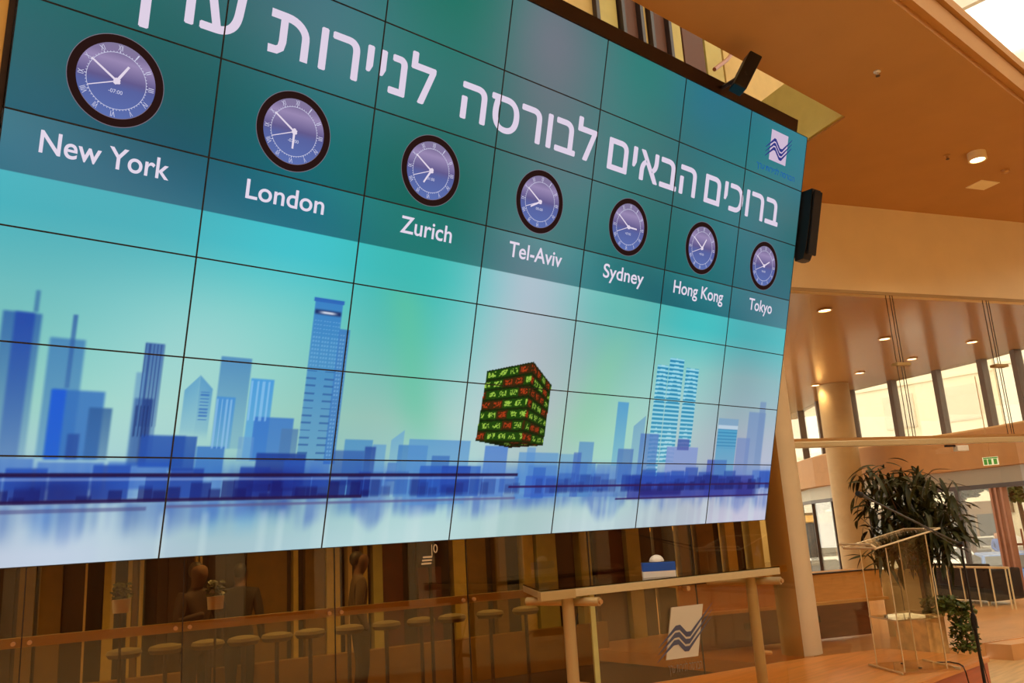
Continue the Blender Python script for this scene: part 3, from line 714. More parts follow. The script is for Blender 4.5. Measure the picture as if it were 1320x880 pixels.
for k in range(60):
    a = 2 * math.pi * k / 60; big = k % 5 == 0; r1 = 0.160 if big else 0.156; w = 0.0022 if big else 0.0014
    d = Vector((math.cos(a), math.sin(a), 0)); n_ = Vector((-d.y, d.x, 0))
    q = [d * 0.149 - n_ * w, d * r1 - n_ * w, d * r1 + n_ * w, d * 0.149 + n_ * w]
    ticks.add([(p.x, p.y, .0022) for p in q], [(0, 1, 2, 3)])
ticks_me = ticks.mesh('minute_ring')
rim_me = ring(0.198, 0.240, 0.0020).mesh('clock_rim')
dial_me = MB().flat([(0.20 * math.cos(2 * math.pi * k / 48), 0.20 * math.sin(2 * math.pi * k / 48)) for k in range(48)], 0.0014).mesh('clock_dial')
hil_me = ring(0.2405, 0.2435, 0.0021, 0, 2 * math.pi, 64).mesh('rim_highlight')
lo_me = ring(0.1965, 0.199, 0.0023, math.radians(215), math.radians(340), 40).mesh('glass_highlight')
def hand(L, w, deg, tail=0.02):
    a = math.radians(90 - deg); d = Vector((math.cos(a), math.sin(a), 0)); n_ = Vector((-d.y, d.x, 0)); m = MB()
    q = [d * -tail - n_ * w * .6, d * L - n_ * w * .45, d * L + n_ * w * .45, d * -tail + n_ * w * .6]
    return m.add([(p.x, p.y, 0.0028) for p in q], [(0, 1, 2, 3)])
for k, (city, hr, off, u0, u1) in enumerate(CLK):
    cx, cy = sxy(k + 0.482, 2.512)
    d = mesh_obj('clock_dial', dial_me if k == 0 else dial_me.copy(), DIAL, vw); d.location = (cx, cy, 0)
    for nm, me, mt in (('clock_rim', rim_me, RIM), ('rim_highlight', hil_me, RIML), ('glass_highlight', lo_me, RIML), ('numerals', numerals_me, NUM), ('minute_ring', ticks_me, NUM)):
        q = mesh_obj(nm, me, mt, d)
        if nm in ('numerals', 'minute_ring'): q['kind'] = 'stuff'      # far too small to pick apart
    mn = 50.4
    hand(0.104, 0.013, hr * 30).build('hour_hand', INK, d)
    hand(0.158, 0.010, mn * 6).build('minute_hand', INK, d)
    hand(0.150, 0.005, 41.2 * 6).build('second_hand', INK, d)
    MB().flat([(0.017 * math.cos(t), 0.017 * math.sin(t)) for t in np.linspace(0, 2 * math.pi, 17)[:-1]], 0.0032).build('hand_boss', INK, d)
    mesh_obj('offset_digits', fit_text(off, -0.035, 0.035, -0.066, -0.046, 0.0024), NUM, d)
    (x0, y0), (x1, y1) = sxy(u0, 3.315), sxy(u1, 3.115)
    mesh_obj('city_name', fit_text(city, x0, x1, y0, y1, 0.0012, bold=0.012, ref='H'), INK, vw)
# corner emblem: pale plate, three zigzag strokes and a line of lettering
LB = emission('screen_logo_blue', (52, 56, 128), 1.0); LW = emission('screen_logo_plate', (206, 184, 208), 1.0); LT = emission('screen_logo_text', (30, 92, 168), 1.0)
lx, ly = sxy(6.51, 0.41)
logo = MB().flat([(-.15, -.152), (.15, -.152), (.15, .152), (-.15, .152)], 0.0012).build('emblem_plate', LW, vw); logo.location = (lx, ly, 0)
def zigzag(scale, z, mats, root, nm='zigzag_stroke'):
    base = [(-1.55, -.62), (-.62, .10), (-.42, .10), (.16, -.42), (.42, -.42), (1.55, .62)]
    for k, dy in enumerate((0.34, 0.0, -0.34)):
        th = 0.11 if k != 1 else 0.10
        m = MB(); up_ = [(x * scale, (y + dy * 0.9 + th * (1 - 0.75 * (abs(x) > 1.2))) * scale) for x, y in base]; dn = [(x * scale, (y + dy * 0.9 - th * (1 - 0.75 * (abs(x) > 1.2))) * scale) for x, y in base]
        n = len(base)
        m.add([(x, y, z) for x, y in up_ + dn], [(n + i, n + i + 1, i + 1, i) for i in range(n - 1)])
        m.build(nm, mats, root)
zigzag(0.145, 0.0020, LB, logo)
(x0, y0), (x1, y1) = sxy(6.17, 0.885), sxy(6.845, 0.80)
tag(mesh_obj('emblem_lettering', fit_text(HEB('הבורסה לניירות ערך'), x0, x1, y0, y1, 0.0012, bold=0.01, ref='ם'), LT, vw), kind='stuff')

# ================================================================== THINGS AROUND THE SCREEN
# wooden platform
plat = empty('stage_platform', (2.0, 4.8, FLOOR)); tag(plat, 'long low orange-brown wooden platform under the video screen', 'platform')
def pl(pts): return [(x - 2.0, y - 4.8) for x, y in pts]
edge = [(-8.9, 3.95), (10.10, 3.95), (10.26, 5.17), (9.25, 5.62), (-8.9, 10.40)]
MB().prism(pl(edge), STAGE - FLOOR - 0.05, STAGE - FLOOR).build('deck', M['stage'], plat, bevel=0.004)
MB().prism(pl([(-8.9, 3.97), (10.085, 3.97), (10.24, 5.15), (9.24, 5.60), (-8.9, 10.38)]), 0, STAGE - FLOOR - 0.05).build('side_panel', M['riser'], plat)

# loudspeaker on top of the screen, another at its right side
S0, S1 = on_y(950, 116, 3.74), on_y(971, 74, 3.60)
spk = empty('loudspeaker', tuple(S0)); tag(spk, 'small black loudspeaker tilted down on top of the video screen', 'loudspeaker')
ax_ = S1 - S0; sd_ = ax_.cross(Vector((0.62, .75, 0.2))).normalized() * .062; dp_ = ax_.cross(sd_).normalized() * .09
def slab(a, b, s_, d_): return MB().hexa([a - s_ - d_, a + s_ - d_, a + s_ + d_, a - s_ + d_], [b - s_ - d_, b + s_ - d_, b + s_ + d_, b - s_ + d_])
O_ = Vector((0, 0, 0))
slab(O_, ax_, sd_, dp_).build('cabinet', M['black'], spk, bevel=.01)
slab(ax_ * .06, ax_ * .94, sd_ * .8, dp_ * .06).build('grille', M['blackcloth'], spk).location = -dp_
MB().tube([tuple(ax_ * .4 + dp_), tuple(ax_ * .3 + Vector((0, .30, .02)))], .02).build('bracket', M['darkframe'], spk)
sp2 = empty('loudspeaker', (7.92, 4.24, 2.60)); tag(sp2, 'slim black curved loudspeaker hanging at the right edge of the video screen', 'loudspeaker')
prof = [(-.10, -.09), (.06, -.10), (.12, -.04), (.125, .05), (.06, .09), (-.10, .09)]
rows_ = [(0.0, 0.0, .55), (.10, -.025, .80), (.25, -.06, .95), (.45, -.11, 1.0), (.62, -.155, .98), (.71, -.18, .92)]
m = MB(); n6 = len(prof)
for z, dy, k in rows_: m.v += [(x * k if x > 0 else x, y * k + dy, z) for x, y in prof]
m.f = [(r * n6 + i, r * n6 + (i + 1) % n6, (r + 1) * n6 + (i + 1) % n6, (r + 1) * n6 + i) for r in range(len(rows_) - 1) for i in range(n6)] + [tuple(range(n6 - 1, -1, -1)), tuple(range((len(rows_) - 1) * n6, len(rows_) * n6))]
m.build('cabinet', M['black'], sp2, bevel=.006)
MB().hexa([(-.09, -.095, .04), (.05, -.10, .04), (.05, -.115, .04), (-.09, -.11, .04)], [(-.09, -.27, .68), (.05, -.275, .68), (.05, -.29, .68), (-.09, -.285, .68)]).build('grille', M['blackcloth'], sp2)
MB().box((-.16, .0, .30), (-.09, .05, .36)).build('bracket', M['darkframe'], sp2)

# glass-topped ceremony desk
def dz(p): return (p.x, p.y)
ZT = -0.48
A_, B_, C_, D_ = on_z(742, 758.5, ZT), on_z(1005, 731, ZT), on_z(968, 733, ZT), on_z(674, 754, ZT)
E_ = on_z(697, 763, ZT)
dk = empty('glass_desk', (A_.x, A_.y, STAGE)); tag(dk, 'glass-topped desk with a steel edge beam and tubular legs, emblem plaque below its top', 'desk')
def L(p, z=None): return (p.x - A_.x, p.y - A_.y, (p.z if z is None else z) - STAGE)
top = [E_, A_, B_, C_, D_]
MB().prism([L(p)[:2] for p in top], ZT - STAGE, ZT - STAGE + 0.012).build('glass_top', M['tabletop'], dk)
fd = (B_ - A_).normalized(); fn = Vector((-fd.y, fd.x, 0))
def bar(p, q, w, z0, z1, mat, nm):
    n = Vector((-(q - p).y, (q - p).x, 0)).normalized() * w
    return MB().hexa([L(p, z0), L(q, z0), L(q + n, z0), L(p + n, z0)], [L(p, z1), L(q, z1), L(q + n, z1), L(p + n, z1)]).build(nm, mat, dk, bevel=0.004)
bar(A_, B_, 0.06, ZT - 0.065, ZT, M['steel'], 'front_beam')
bar(E_, A_, 0.06, ZT - 0.075, ZT, M['bronze'], 'end_beam')
bar(D_, E_ + Vector((0.03, 0.05, 0)), 0.05, ZT - 0.06, ZT - 0.002, M['bronze'], 'end_beam')
bar(D_ + Vector((0.02, -0.03, 0)), C_, 0.03, ZT - 0.03, ZT - 0.002, M['darkframe'], 'back_beam')
for px, py, off in ((733, 790, 0.12), (969, 760, 0.12)):
    t = (on_plane(px, py, A_ + fn * off, fn))
    MB().cyl(L(t, STAGE), L(t, ZT - 0.06), 0.052, n=20).build('leg', M['bronze'], dk, smooth=True)
    MB().cyl(L(t, STAGE), L(t, STAGE + 0.015), 0.11, n=20).build('foot_plate', M['steel'], dk, smooth=True)
    MB().cyl(L(t - fn * 0.24 + fd * 0.16, ZT - 0.115), L(t + fn * 0.50 - fd * 0.1, ZT - 0.115), 0.036, n=16).build('cross_tube', M['bronze'], dk, smooth=True)
    MB().cyl(L(t - fn * 0.26 + fd * 0.165, ZT - 0.115), L(t - fn * 0.235 + fd * 0.16, ZT - 0.115), 0.02, n=12).build('tube_cap', M['tan'], dk, smooth=True)
    MB().tube([L(t + fn * .04, STAGE + 0.35), L(t + fd * 0.16, STAGE + 0.32)], 0.02).build('stub', M['tan'], dk)
# glass modesty panel with the plaque hung on stand-offs
pp = A_ + fn * 0.05
def onp(x, y): return on_plane(x, y, pp, fn)
p0, p1 = onp(760, 775), onp(1000, 742)
q0 = MB(); n_ = fn * 0.010
q0.hexa([L(p0, STAGE + .04), L(p1, STAGE + .04), L(p1 + n_, STAGE + .04), L(p0 + n_, STAGE + .04)], [L(p0, ZT - .07), L(p1, ZT - .07), L(p1 + n_, ZT - .07), L(p0 + n_, ZT - .07)])
q0.build('modesty_panel', M['acrylic'], dk)
e0 = p0 - n_ * .3
MB().hexa([L(e0, STAGE + .04), L(e0 + fd * .05, STAGE + .04), L(e0 + fd * .05 + n_ * 1.8, STAGE + .04), L(e0 + n_ * 1.8, STAGE + .04)], [L(e0, ZT - .07), L(e0 + fd * .05, ZT - .07), L(e0 + fd * .05 + n_ * 1.8, ZT - .07), L(e0 + n_ * 1.8, ZT - .07)]).build('panel_edge', iw['o'], dk)
cs = [onp(857, 850.3), onp(898, 844.8), onp(904, 778), onp(863.6, 782.7)]
pq = MB().hexa([L(c - fn * .012) for c in cs], [L(c - fn * .022) for c in cs]).build('emblem_plaque', M['logoplate'], dk)
def plq(a, b, lift=.025): p = cs[0] + (cs[1] - cs[0]) * a + (cs[3] - cs[0]) * b; return L(p - fn * lift)
for dy in (0.17, 0.03, -0.11):
    base = [(-.28, .08), (.18, .42), (.32, .43), (.55, .28), (.68, .28), (1.32, .86)]
    m = MB(); th = [.004, .05, .05, .05, .05, .004]
    k = len(base)
    m.add([plq(x, y + dy + t) for (x, y), t in zip(base, th)] + [plq(x, y + dy - t) for (x, y), t in zip(base, th)], [(k + i, k + i + 1, i + 1, i) for i in range(k - 1)])
    m.build('zigzag_stroke', M['logoblue'], pq)
# lettering under the plaque, on the panel plane
lt0, lt1, lt2 = onp(862, 868), onp(905, 861), onp(861, 858)
me = fit_text(HEB('הבורסה לניירות ערך'), 0, 1, 0, 1, 0, bold=0.004, ref='ם')
ex, ey = lt1 - lt0, lt2 - lt0
for v in me.vertices:
    p = lt0 + ex * v.co.x + ey * v.co.y - fn * .004; v.co = L(p)
mesh_obj('panel_lettering', me, material('grey_lettering', (134, 116, 92), 0.6), dk)
b0 = onp(882, 758)
MB().cyl(L(b0 - fn * .06), L(b0 + fn * .01), 0.022, n=14).build('stand_off', M['tan'], dk, smooth=True)
MB().tube([L(on_plane(745, 790, A_ + fn * .2, fn)), L(on_plane(738, 830, A_ + fn * .2, fn)), L(on_plane(730, 885, A_ + fn * .2, fn))], 0.006, 6).build('cable', M['black'], dk)

# blue and white tissue box on the desk
cb_ = on_z(850.5, 744, ZT + .013) + Vector((.72, .69, 0)) * .07
bxo = empty('tissue_box', (cb_.x, cb_.y, ZT + .013), math.radians(-45)); tag(bxo, 'blue and white tissue box with a white tuft, on the glass desk', 'tissue box')
wbx, hb = .30, .135
MB().box((-wbx / 2, -.07, 0), (wbx / 2, .07, hb * .42)).build('lower_sleeve', M['white'], bxo, bevel=.003)
MB().box((-wbx / 2 - .001, -.071, hb * .42), (wbx / 2 + .001, .071, hb)).build('upper_sleeve', material('cobalt_card', (18, 84, 190), .5), bxo, bevel=.003)
MB().box((-wbx / 2 + .005, -.06, hb), (wbx / 2 - .005, .06, hb + .004)).build('opening_rim', M['black'], bxo)
tf = MB().lathe([(.068 * (1 + .04 * (k % 2)) * math.cos(math.pi / 2 * k / 8), .004 + .062 * math.sin(math.pi / 2 * k / 8)) for k in range(9)], (-.01, 0, hb), 18).build('tissue', M['white'], bxo, smooth=True)

# acrylic lectern
lc = empty('lectern', (9.10, 4.34, STAGE), math.radians(-124)); tag(lc, 'clear acrylic lectern with a slanted reading plate on the platform', 'lectern')
ac = M['acrylic']; edgem = material('acrylic_edge', (222, 200, 160), 0.2)
W2, D2 = 0.26, 0.23
MB().box((-0.32, -0.30, 0), (0.32, 0.34, 0.022)).build('base_plate', ac, lc, bevel=0.003)
for s_ in (-1, 1):
    MB().box((-.32, s_ * .31 - .006 + .02, .004), (.32, s_ * .31 + .006 + .02, .024)).build('base_edge', edgem, lc)
for sx_ in (-1, 1):
    MB().hexa([(sx_ * W2 - .006, -D2, .022), (sx_ * W2 + .006, -D2, .022), (sx_ * W2 + .006, D2, .022), (sx_ * W2 - .006, D2, .022)], [(sx_ * W2 - .006, -D2, 1.23), (sx_ * W2 + .006, -D2, 1.23), (sx_ * W2 + .006, D2, 1.34), (sx_ * W2 - .006, D2, 1.34)]).build('side_panel', ac, lc)
    for y, h in ((-D2, 1.23), (D2, 1.34)):
        MB().box((sx_ * W2 - .0055, y - .004, 0.022), (sx_ * W2 + .0055, y + .004, h)).build('polished_edge', edgem, lc)
fp = MB().box((-W2, D2 - .005, 0.45), (W2, D2 + .005, 1.30)).build('front_panel', ac, lc)
MB().box((-W2, -D2, 0.50), (W2, D2, 0.515)).build('shelf', ac, lc)
MB().box((-W2 - .01, -D2 - .008, 0.50), (W2 + .01, -D2 - .004, 0.515)).build('shelf_edge', edgem, lc)
za, zb = 1.225, 1.385
tp = MB().hexa([(-.33, -.38, za), (.33, -.38, za), (.33, .36, zb), (-.33, .36, zb)], [(-.33, -.38, za + .014), (.33, -.38, za + .014), (.33, .36, zb + .014), (-.33, .36, zb + .014)]).build('reading_plate', ac, lc)
MB().tube([(-.33, -.38, za + .007), (.33, -.38, za + .007)], 0.013).build('plate_edge', edgem, tp)
MB().tube([(-.33, -.38, za + .02), (-.33, -.42, za + .05), (.33, -.42, za + .05), (.33, -.38, za + .02)], 0.010).build('plate_lip', edgem, tp)
MB().tube([(-.33, .36, zb + .007), (.33, .36, zb + .007)], 0.010).build('plate_edge', edgem, tp)
for s_ in (-1, 1): MB().tube([(s_ * .33, -.38, za + .007), (s_ * .33, .36, zb + .007)], 0.009).build('plate_edge', edgem, tp)
for s_ in (-1, 1):
    MB().cyl((s_ * .16, 0, 0.022), (s_ * .16, 0, 0.03), .018, n=10).build('screw_cap', M['darkframe'], lc)
lg = empty('logo_print', (-0.05, D2 + .012, 1.10), math.pi, lc, math.pi / 2)
zigzag(0.045, 0.0, M['logoblue'], lg, 'zigzag_stroke')
mesh_obj('panel_lettering', fit_text(HEB('הבורסה'), -.10, .10, -.13, -.085, 0, ref='ם'), M['logoblue'], lg)
mesh_obj('panel_lettering', fit_text(HEB('לניירות ערך'), -.12, .12, -.20, -.16, 0, ref='ם'), M['logoblue'], lg)

# microphone on a boom stand in front of the platform
J = on_y(1238, 701, 3.62); foot = on_y(1268, 885, 3.62); mic = on_y(1106, 636, 3.55)
ms = empty('microphone_stand', (J.x, J.y, FLOOR)); tag(ms, 'tall black boom microphone stand in front of the platform, arm raised to the left', 'microphone stand')
def S(p): return (p.x - J.x, p.y - J.y, p.z - FLOOR)
MB().cyl((0, 0, 0.04), (0, 0, 0.85), 0.016, n=12).build('lower_pole', M['black'], ms, smooth=True)
MB().cyl((0, 0, 0.80), (0, 0, S(J)[2]), 0.011, n=12).build('upper_pole', M['black'], ms, smooth=True)
MB().lathe([(0, 0.78), (.028, 0.78), (.03, 0.86), (.018, 0.92), (0, 0.92)], n=16).build('height_clutch', M['black'], ms, smooth=True)
for k in range(3):
    a = 2 * math.pi * k / 3 + .4
    MB().tube([(0, 0, .10), (.12 * math.cos(a), .12 * math.sin(a), .06), (.32 * math.cos(a), .32 * math.sin(a), .012)], .011).build('leg', M['black'], ms)
dirv = (mic - J).normalized()
MB().tube([S(J - dirv * .06), S(J + (mic - J) * .97)], 0.009).build('boom_arm', M['black'], ms)
MB().cyl(S(J + Vector((0, -.03, 0))), S(J + Vector((0, .03, 0))), .028, n=14).build('boom_clutch', M['black'], ms, smooth=True)
hd = MB().cyl(S(mic + dirv * -.16), S(mic - dirv * .05), .013, .021, n=14); hd.build('microphone_body', M['black'], ms, smooth=True)
MB().cyl(S(mic - dirv * .05), S(mic + dirv * .01), .027, .022, n=14).build('microphone_head', M['blackcloth'], ms, smooth=True)
MB().tube([S(J + (mic - J) * .9), S(J + (mic - J) * .5) , S(J + Vector((-.05, -.02, -.05))), S(J + Vector((-.03, -.02, -.5))), (-.05, -.03, .55), (-.10, -.10, .012)], .004, 6).build('cable', M['black'], ms)
cabp = [on_z(1205, 858, STAGE + .006), on_z(1228, 859, STAGE + .006), on_z(1240, 866, STAGE + .006)]
cbl = [(9.50, 4.25, STAGE + .008), (9.58, 4.15, STAGE + .008), (9.50, 4.02, STAGE + .008), (9.40, 3.945, STAGE + .006), (9.36, 3.91, STAGE - .05), (9.34, 3.88, FLOOR + .1), (9.33, 3.80, FLOOR + .008)]
tag(MB().tube(cbl, .007, 6).build('cable', M['black'], None, smooth=True), 'thin black cable running over the platform edge beside the lectern', 'cable')

# ------------------------------------------------------------------ plant in a square planter behind the platform end
PX, PY = 10.75, 4.94
pt = empty('planter', (PX, PY, FLOOR), math.radians(-6)); tag(pt, 'square sand-coloured planter box behind the end of the platform', 'planter')
ph = 0.72
po = MB()
o_, i_ = 0.205, 0.175
for a, b in (((-o_, -o_), (o_, -i_)), ((-o_, i_), (o_, o_)), ((-o_, -i_), (-i_, i_)), ((i_, -i_), (o_, i_))):
    po.box((a[0], a[1], 0), (b[0], b[1], ph))
po.build('body', M['planter'], pt)
MB().box((-i_, -i_, 0.5), (i_, i_, ph - .05)).build('soil', M['soil'], pt)
for a, b in (((-o_ - .012, -o_ - .012), (o_ + .012, -o_)), ((-o_ - .012, o_), (o_ + .012, o_ + .012)), ((-o_ - .012, -o_), (-o_, o_)), ((o_, -o_), (o_ + .012, o_))):
    MB().box((a[0], a[1], ph - .06), (b[0], b[1], ph)).build('rim', M['cream'], pt)
tree = empty('ficus_tree', (PX + .09, PY - .08, FLOOR + ph - .05)); tag(tree, 'tall indoor tree with long dark drooping leaves growing from the planter', 'plant')
rnd = random.Random(5)
leaf_meshes = []
for k in range(4):
    m = MB(); Lf = 0.20 + .03 * k; w = .021 + .003 * (k % 2); n = 6; sag = .05 + .03 * k
    vs = []
    for i in range(n + 1):
        t = i / n; ww = w * math.sin(math.pi * min(1, t * .92 + .08)) ** .8 if i < n else 0.0008
        x = Lf * t; z = -sag * t * t
        vs += [(x, -ww, z + .25 * ww), (x, 0, z - .1 * ww), (x, ww, z + .25 * ww)]
    m.add(vs, [(3 * i + j, 3 * i + 3 + j, 3 * i + 4 + j, 3 * i + 1 + j) for i in range(n) for j in (0, 1)])
    me = m.mesh('leaf'); me.materials.append(M['leaf']); me.shade_smooth(); leaf_meshes.append(me)
branches = []
trunk_pts = [(0, 0, 0), (.01, .02, .35), (-.02, .0, .7), (.02, -.01, 1.0)]
MB().tube(trunk_pts, [.028, .024, .02, .016]).build('trunk', M['bark'], tree)
MB().tube([(.06, .04, 0), (.10, .06, .4), (.14, .02, .8), (.2, .03, 1.05)], [.022, .018, .015, .012]).build('trunk', M['bark'], tree)
CAMR = Vector((0.756, -0.652, 0))        # along the picture's width, for the outline of the crown
crown = [(-.62, .62), (-.50, .95), (-.58, 1.28), (-.35, 1.05), (-.52, 1.62), (-.38, 1.52), (-.12, 1.45), (.05, 1.55), (.22, 1.50), (.42, 1.38), (.60, 1.22), (.66, 1.02), (.30, 1.12), (.05, 1.15), (-.2, 1.2), (.15, .85), (.35, .9), (-.15, .82), (.5, .82), (0.0, .62), (-.38, .70), (.25, .60), (.42, 1.10), (-.05, 1.0)]
nl = 0
for bi, (cx, cz) in enumerate(crown):
    dep = rnd.uniform(-.3, .3)
    cz += .14
    tip = CAMR * cx + Vector((0.65, .75, 0)) * dep + Vector((0, 0, cz))
    st = Vector((0, 0, rnd.uniform(.55, .95))) + CAMR * cx * .12
    mid = (st + tip) * .5 + Vector((0, 0, .14))
    path = [st.lerp(mid, t).lerp(mid.lerp(tip, t), t) for t in (0, .25, .5, .75, 1)]
    MB().tube(path, [.010, .008, .007, .005, .003], 5).build('branch', M['bark'], tree)
    for q in range(12):
        t = .30 + .70 * q / 11
        p = st.lerp(mid, t).lerp(mid.lerp(tip, t), t)
        o = bpy.data.objects.new('leaf', leaf_meshes[rnd.randrange(4)]); COL.objects.link(o); o.parent = tree
        o.location = p + Vector((rnd.uniform(-.02, .02), rnd.uniform(-.02, .02), rnd.uniform(-.02, .02)))
        o.rotation_euler = (rnd.uniform(-.5, .5), rnd.uniform(-.25, 1.15), rnd.uniform(0, 2 * math.pi) if q < 11 else math.atan2(tip.y, tip.x))
        s = rnd.uniform(.85, 1.25); o.scale = (s, s * 1.15, s); nl += 1
# leaves past the single ones, joined
more = MB(); rr_ = random.Random(9)
for (cx, cz) in crown:
    for q in range(26):
        c = CAMR * (cx * rr_.uniform(.45, 1.05)) + Vector((.65, .75, 0)) * rr_.uniform(-.45, .45) + Vector((0, 0, cz + .14 + rr_.uniform(-.12, .14)))
        R_ = Matrix.Rotation(rr_.uniform(0, 6.28), 3, 'Z') @ Matrix.Rotation(rr_.uniform(-.3, 1.1), 3, 'Y') @ Matrix.Rotation(rr_.uniform(-.5, .5), 3, 'X')
        lm = leaf_meshes[rr_.randrange(4)]; k = len(more.v)
        more.v += [tuple(R_ @ (v.co * 1.05) + c) for v in lm.vertices]; more.f += [tuple(i + k for i in p.vertices) for p in lm.polygons]
tag(more.build('leaves', M['leaf'], tree, smooth=True), kind='stuff')
def leaf_cloud(n, fn_, size, seed):
    r = random.Random(seed); m = MB()
    for _ in range(n):
        c = Vector(fn_(r)); a = r.uniform(0, 6.28); b = r.uniform(-1, 1); s = size * r.uniform(.6, 1.3)
        R = Matrix.Rotation(a, 3, 'Z') @ Matrix.Rotation(b, 3, 'X') @ Matrix.Rotation(r.uniform(-.6, .6), 3, 'Y')
        vs = [Vector(v) for v in ((0, -.5, 0), (.42, -.1, .08), (.22, .35, .03), (0, .7, -.05), (-.22, .35, .03), (-.42, -.1, .08))]
        m.add([R @ (v * s) + c for v in vs], [(0, 1, 2, 3), (0, 3, 4, 5)])
    return m
ivy = empty('ivy_plant', (PX + .13, PY - .27, FLOOR + .66)); tag(ivy, 'bushy green ivy spilling over the front of the planter', 'plant')
def ivp(r):
    t = r.random(); a = r.uniform(0, 6.28); rr = r.random() ** .5
    if t < .45: return (rr * .26 * math.cos(a) + .02, rr * .20 * math.sin(a) + .05, .12 + r.uniform(-.08, .10))
    return (.20 + rr * .18 * math.cos(a), -.10 + rr * .16 * math.sin(a), r.uniform(-.42, .15))
tag(leaf_cloud(950, ivp, .062, 2).build('foliage', M['ivy'], ivy), kind='stuff')
MB().tube([(0, .2, 0), (.1, 0, .1), (.2, -.1, -.1), (.22, -.12, -.4)], .008).build('vine', M['bark'], ivy)

# ------------------------------------------------------------------ reception desk in the foyer
rd_dir = Vector((-.895, .446, 0)); rdz = math.atan2(rd_dir.y, rd_dir.x)
rd = empty('reception_desk', (12.28, 6.12, FOYER), rdz); tag(rd, 'honey-coloured wooden reception desk with a cream end panel behind the glass', 'desk')
# local x runs along the desk to the left, local +y towards the visitor
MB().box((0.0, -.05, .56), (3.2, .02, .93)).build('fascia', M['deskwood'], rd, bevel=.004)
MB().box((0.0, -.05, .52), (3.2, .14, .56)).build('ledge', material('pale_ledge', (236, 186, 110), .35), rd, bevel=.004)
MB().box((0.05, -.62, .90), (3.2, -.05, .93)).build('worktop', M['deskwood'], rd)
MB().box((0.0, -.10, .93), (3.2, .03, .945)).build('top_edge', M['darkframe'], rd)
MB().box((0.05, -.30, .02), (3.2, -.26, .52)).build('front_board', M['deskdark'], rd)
for x in (.9, 1.9): MB().box((x, -.258, .25), (x + .22, -.25, .34)).build('floor_vent', M['darkframe'], rd)
rq = [(0.0, .03), (-.29, .48), (-.33, .455), (-.04, .005)]
MB().prism(rq, 0, .93).build('end_panel', M['cream'], rd)
def rp_(t, o): return (-.29 * t + .843 * o, .03 + .45 * t + .54 * o)
MB().prism([rp_(.48, 0), rp_(.50, 0), rp_(.50, .004), rp_(.48, .004)], .02, .92).build('panel_joint', M['darkframe'], rd)
MB().prism([rp_(.25, 0), rp_(.60, 0), rp_(.60, .006), rp_(.25, .006)], .70, .74).build('name_strip', M['bronze'], rd)

# black settee behind a tubular railing near the entrance
Rr, Rl = on_z(1310, 785, FOYER), on_z(1205, 778, FOYER)
rl = empty('railing', (Rr.x, Rr.y, FOYER)); tag(rl, 'low polished tube railing beside the entrance', 'railing')
dv = Rl - Rr
MB().tube([(0, 0, .68), tuple(dv * 1.0 + Vector((0, 0, .68)))], .02).build('top_rail', M['steel'], rl)
for t in (0, .04, .22, .40, .58, .76, .94, 1.0):
    MB().cyl(tuple(dv * t), tuple(dv * t + Vector((0, 0, .68))), .013, n=8).build('post', M['steel'], rl)
MB().tube([tuple(dv * .6 + Vector((0, 0, .1))), tuple(dv * 1.0 + Vector((0, 0, .1)))], .012).build('lower_rail', M['steel'], rl)
st = empty('settee', (Rr.x + dv.x * .55 + .75, Rr.y + dv.y * .55 + .45, FOYER), math.atan2(dv.y, dv.x)); tag(st, 'dark leather settee behind the tubular railing', 'sofa')
blk = material('dark_leather', (10, 6, 5), .6, spec=.12)
MB().box((-1.0, -.38, .08), (1.0, .30, .42)).build('seat', blk, st, bevel=.03)
MB().box((-1.0, .22, .30), (1.0, .40, .72)).build('backrest', blk, st, bevel=.03)
for s in (-1, 1): MB().box((s * 1.0 - .09, -.38, .08), (s * 1.0 + .09, .40, .62)).build('armrest', blk, st, bevel=.03)
for sx_ in (-.9, .9):
    for sy_ in (-.3, .3): MB().cyl((sx_, sy_, 0), (sx_, sy_, .09), .025, n=8).build('leg', M['steel'], st)

# ------------------------------------------------------------------ ceiling fittings
def fixture(name, p, label, cat, power, r=.10, body=.06, group=None, hue=(1.0, .74, .42)):
    o = empty(name, p); tag(o, label, cat, group)
    MB().lathe([(0, 0.0), (r * 1.25, 0.0), (r * 1.25, -body), (r, -body), (r, -body + .012)], n=24).build('housing', M['bulk'] if body > .05 else M['tan'], o, smooth=True)
    MB().lathe([(0, -body + .010), (r * .98, -body + .010)], n=24).build('lens', M['lamp'], o)
    ld = bpy.data.lights.new(name + '_light', 'SPOT'); ld.energy = power; ld.color = hue; ld.spot_size = math.radians(130); ld.spot_blend = .8; ld.shadow_soft_size = r
    lo = bpy.data.objects.new('bulb', ld); COL.objects.link(lo); lo.parent = o; lo.location = (0, 0, -body - .03)
    return o
fixture('ceiling_spotlight', (10.82, 3.33, CEIL), 'round surface-mounted ceiling spotlight glowing over the platform end', 'ceiling light', 160, .085, .10)
places = ['nearest the column, high on the glossy foyer ceiling', 'by the left pair of stay cables, middle of the foyer ceiling', 'farthest right, by the right stay cables', 'just right of the left stay cables, in the second row', 'fourth along, above the clerestory panes', 'farthest left, above the round foyer column']
for (x, y), w in zip(((11.59, 5.99), (14.61, 6.52), (16.62, 5.81), (17.19, 7.19), (17.68, 8.55), (18.23, 9.92)), places):
    fixture('foyer_downlight', (x, y, FCEIL), 'recessed foyer downlight ' + w, 'ceiling light', 55, .09, .02, 'downlights in the foyer ceiling')
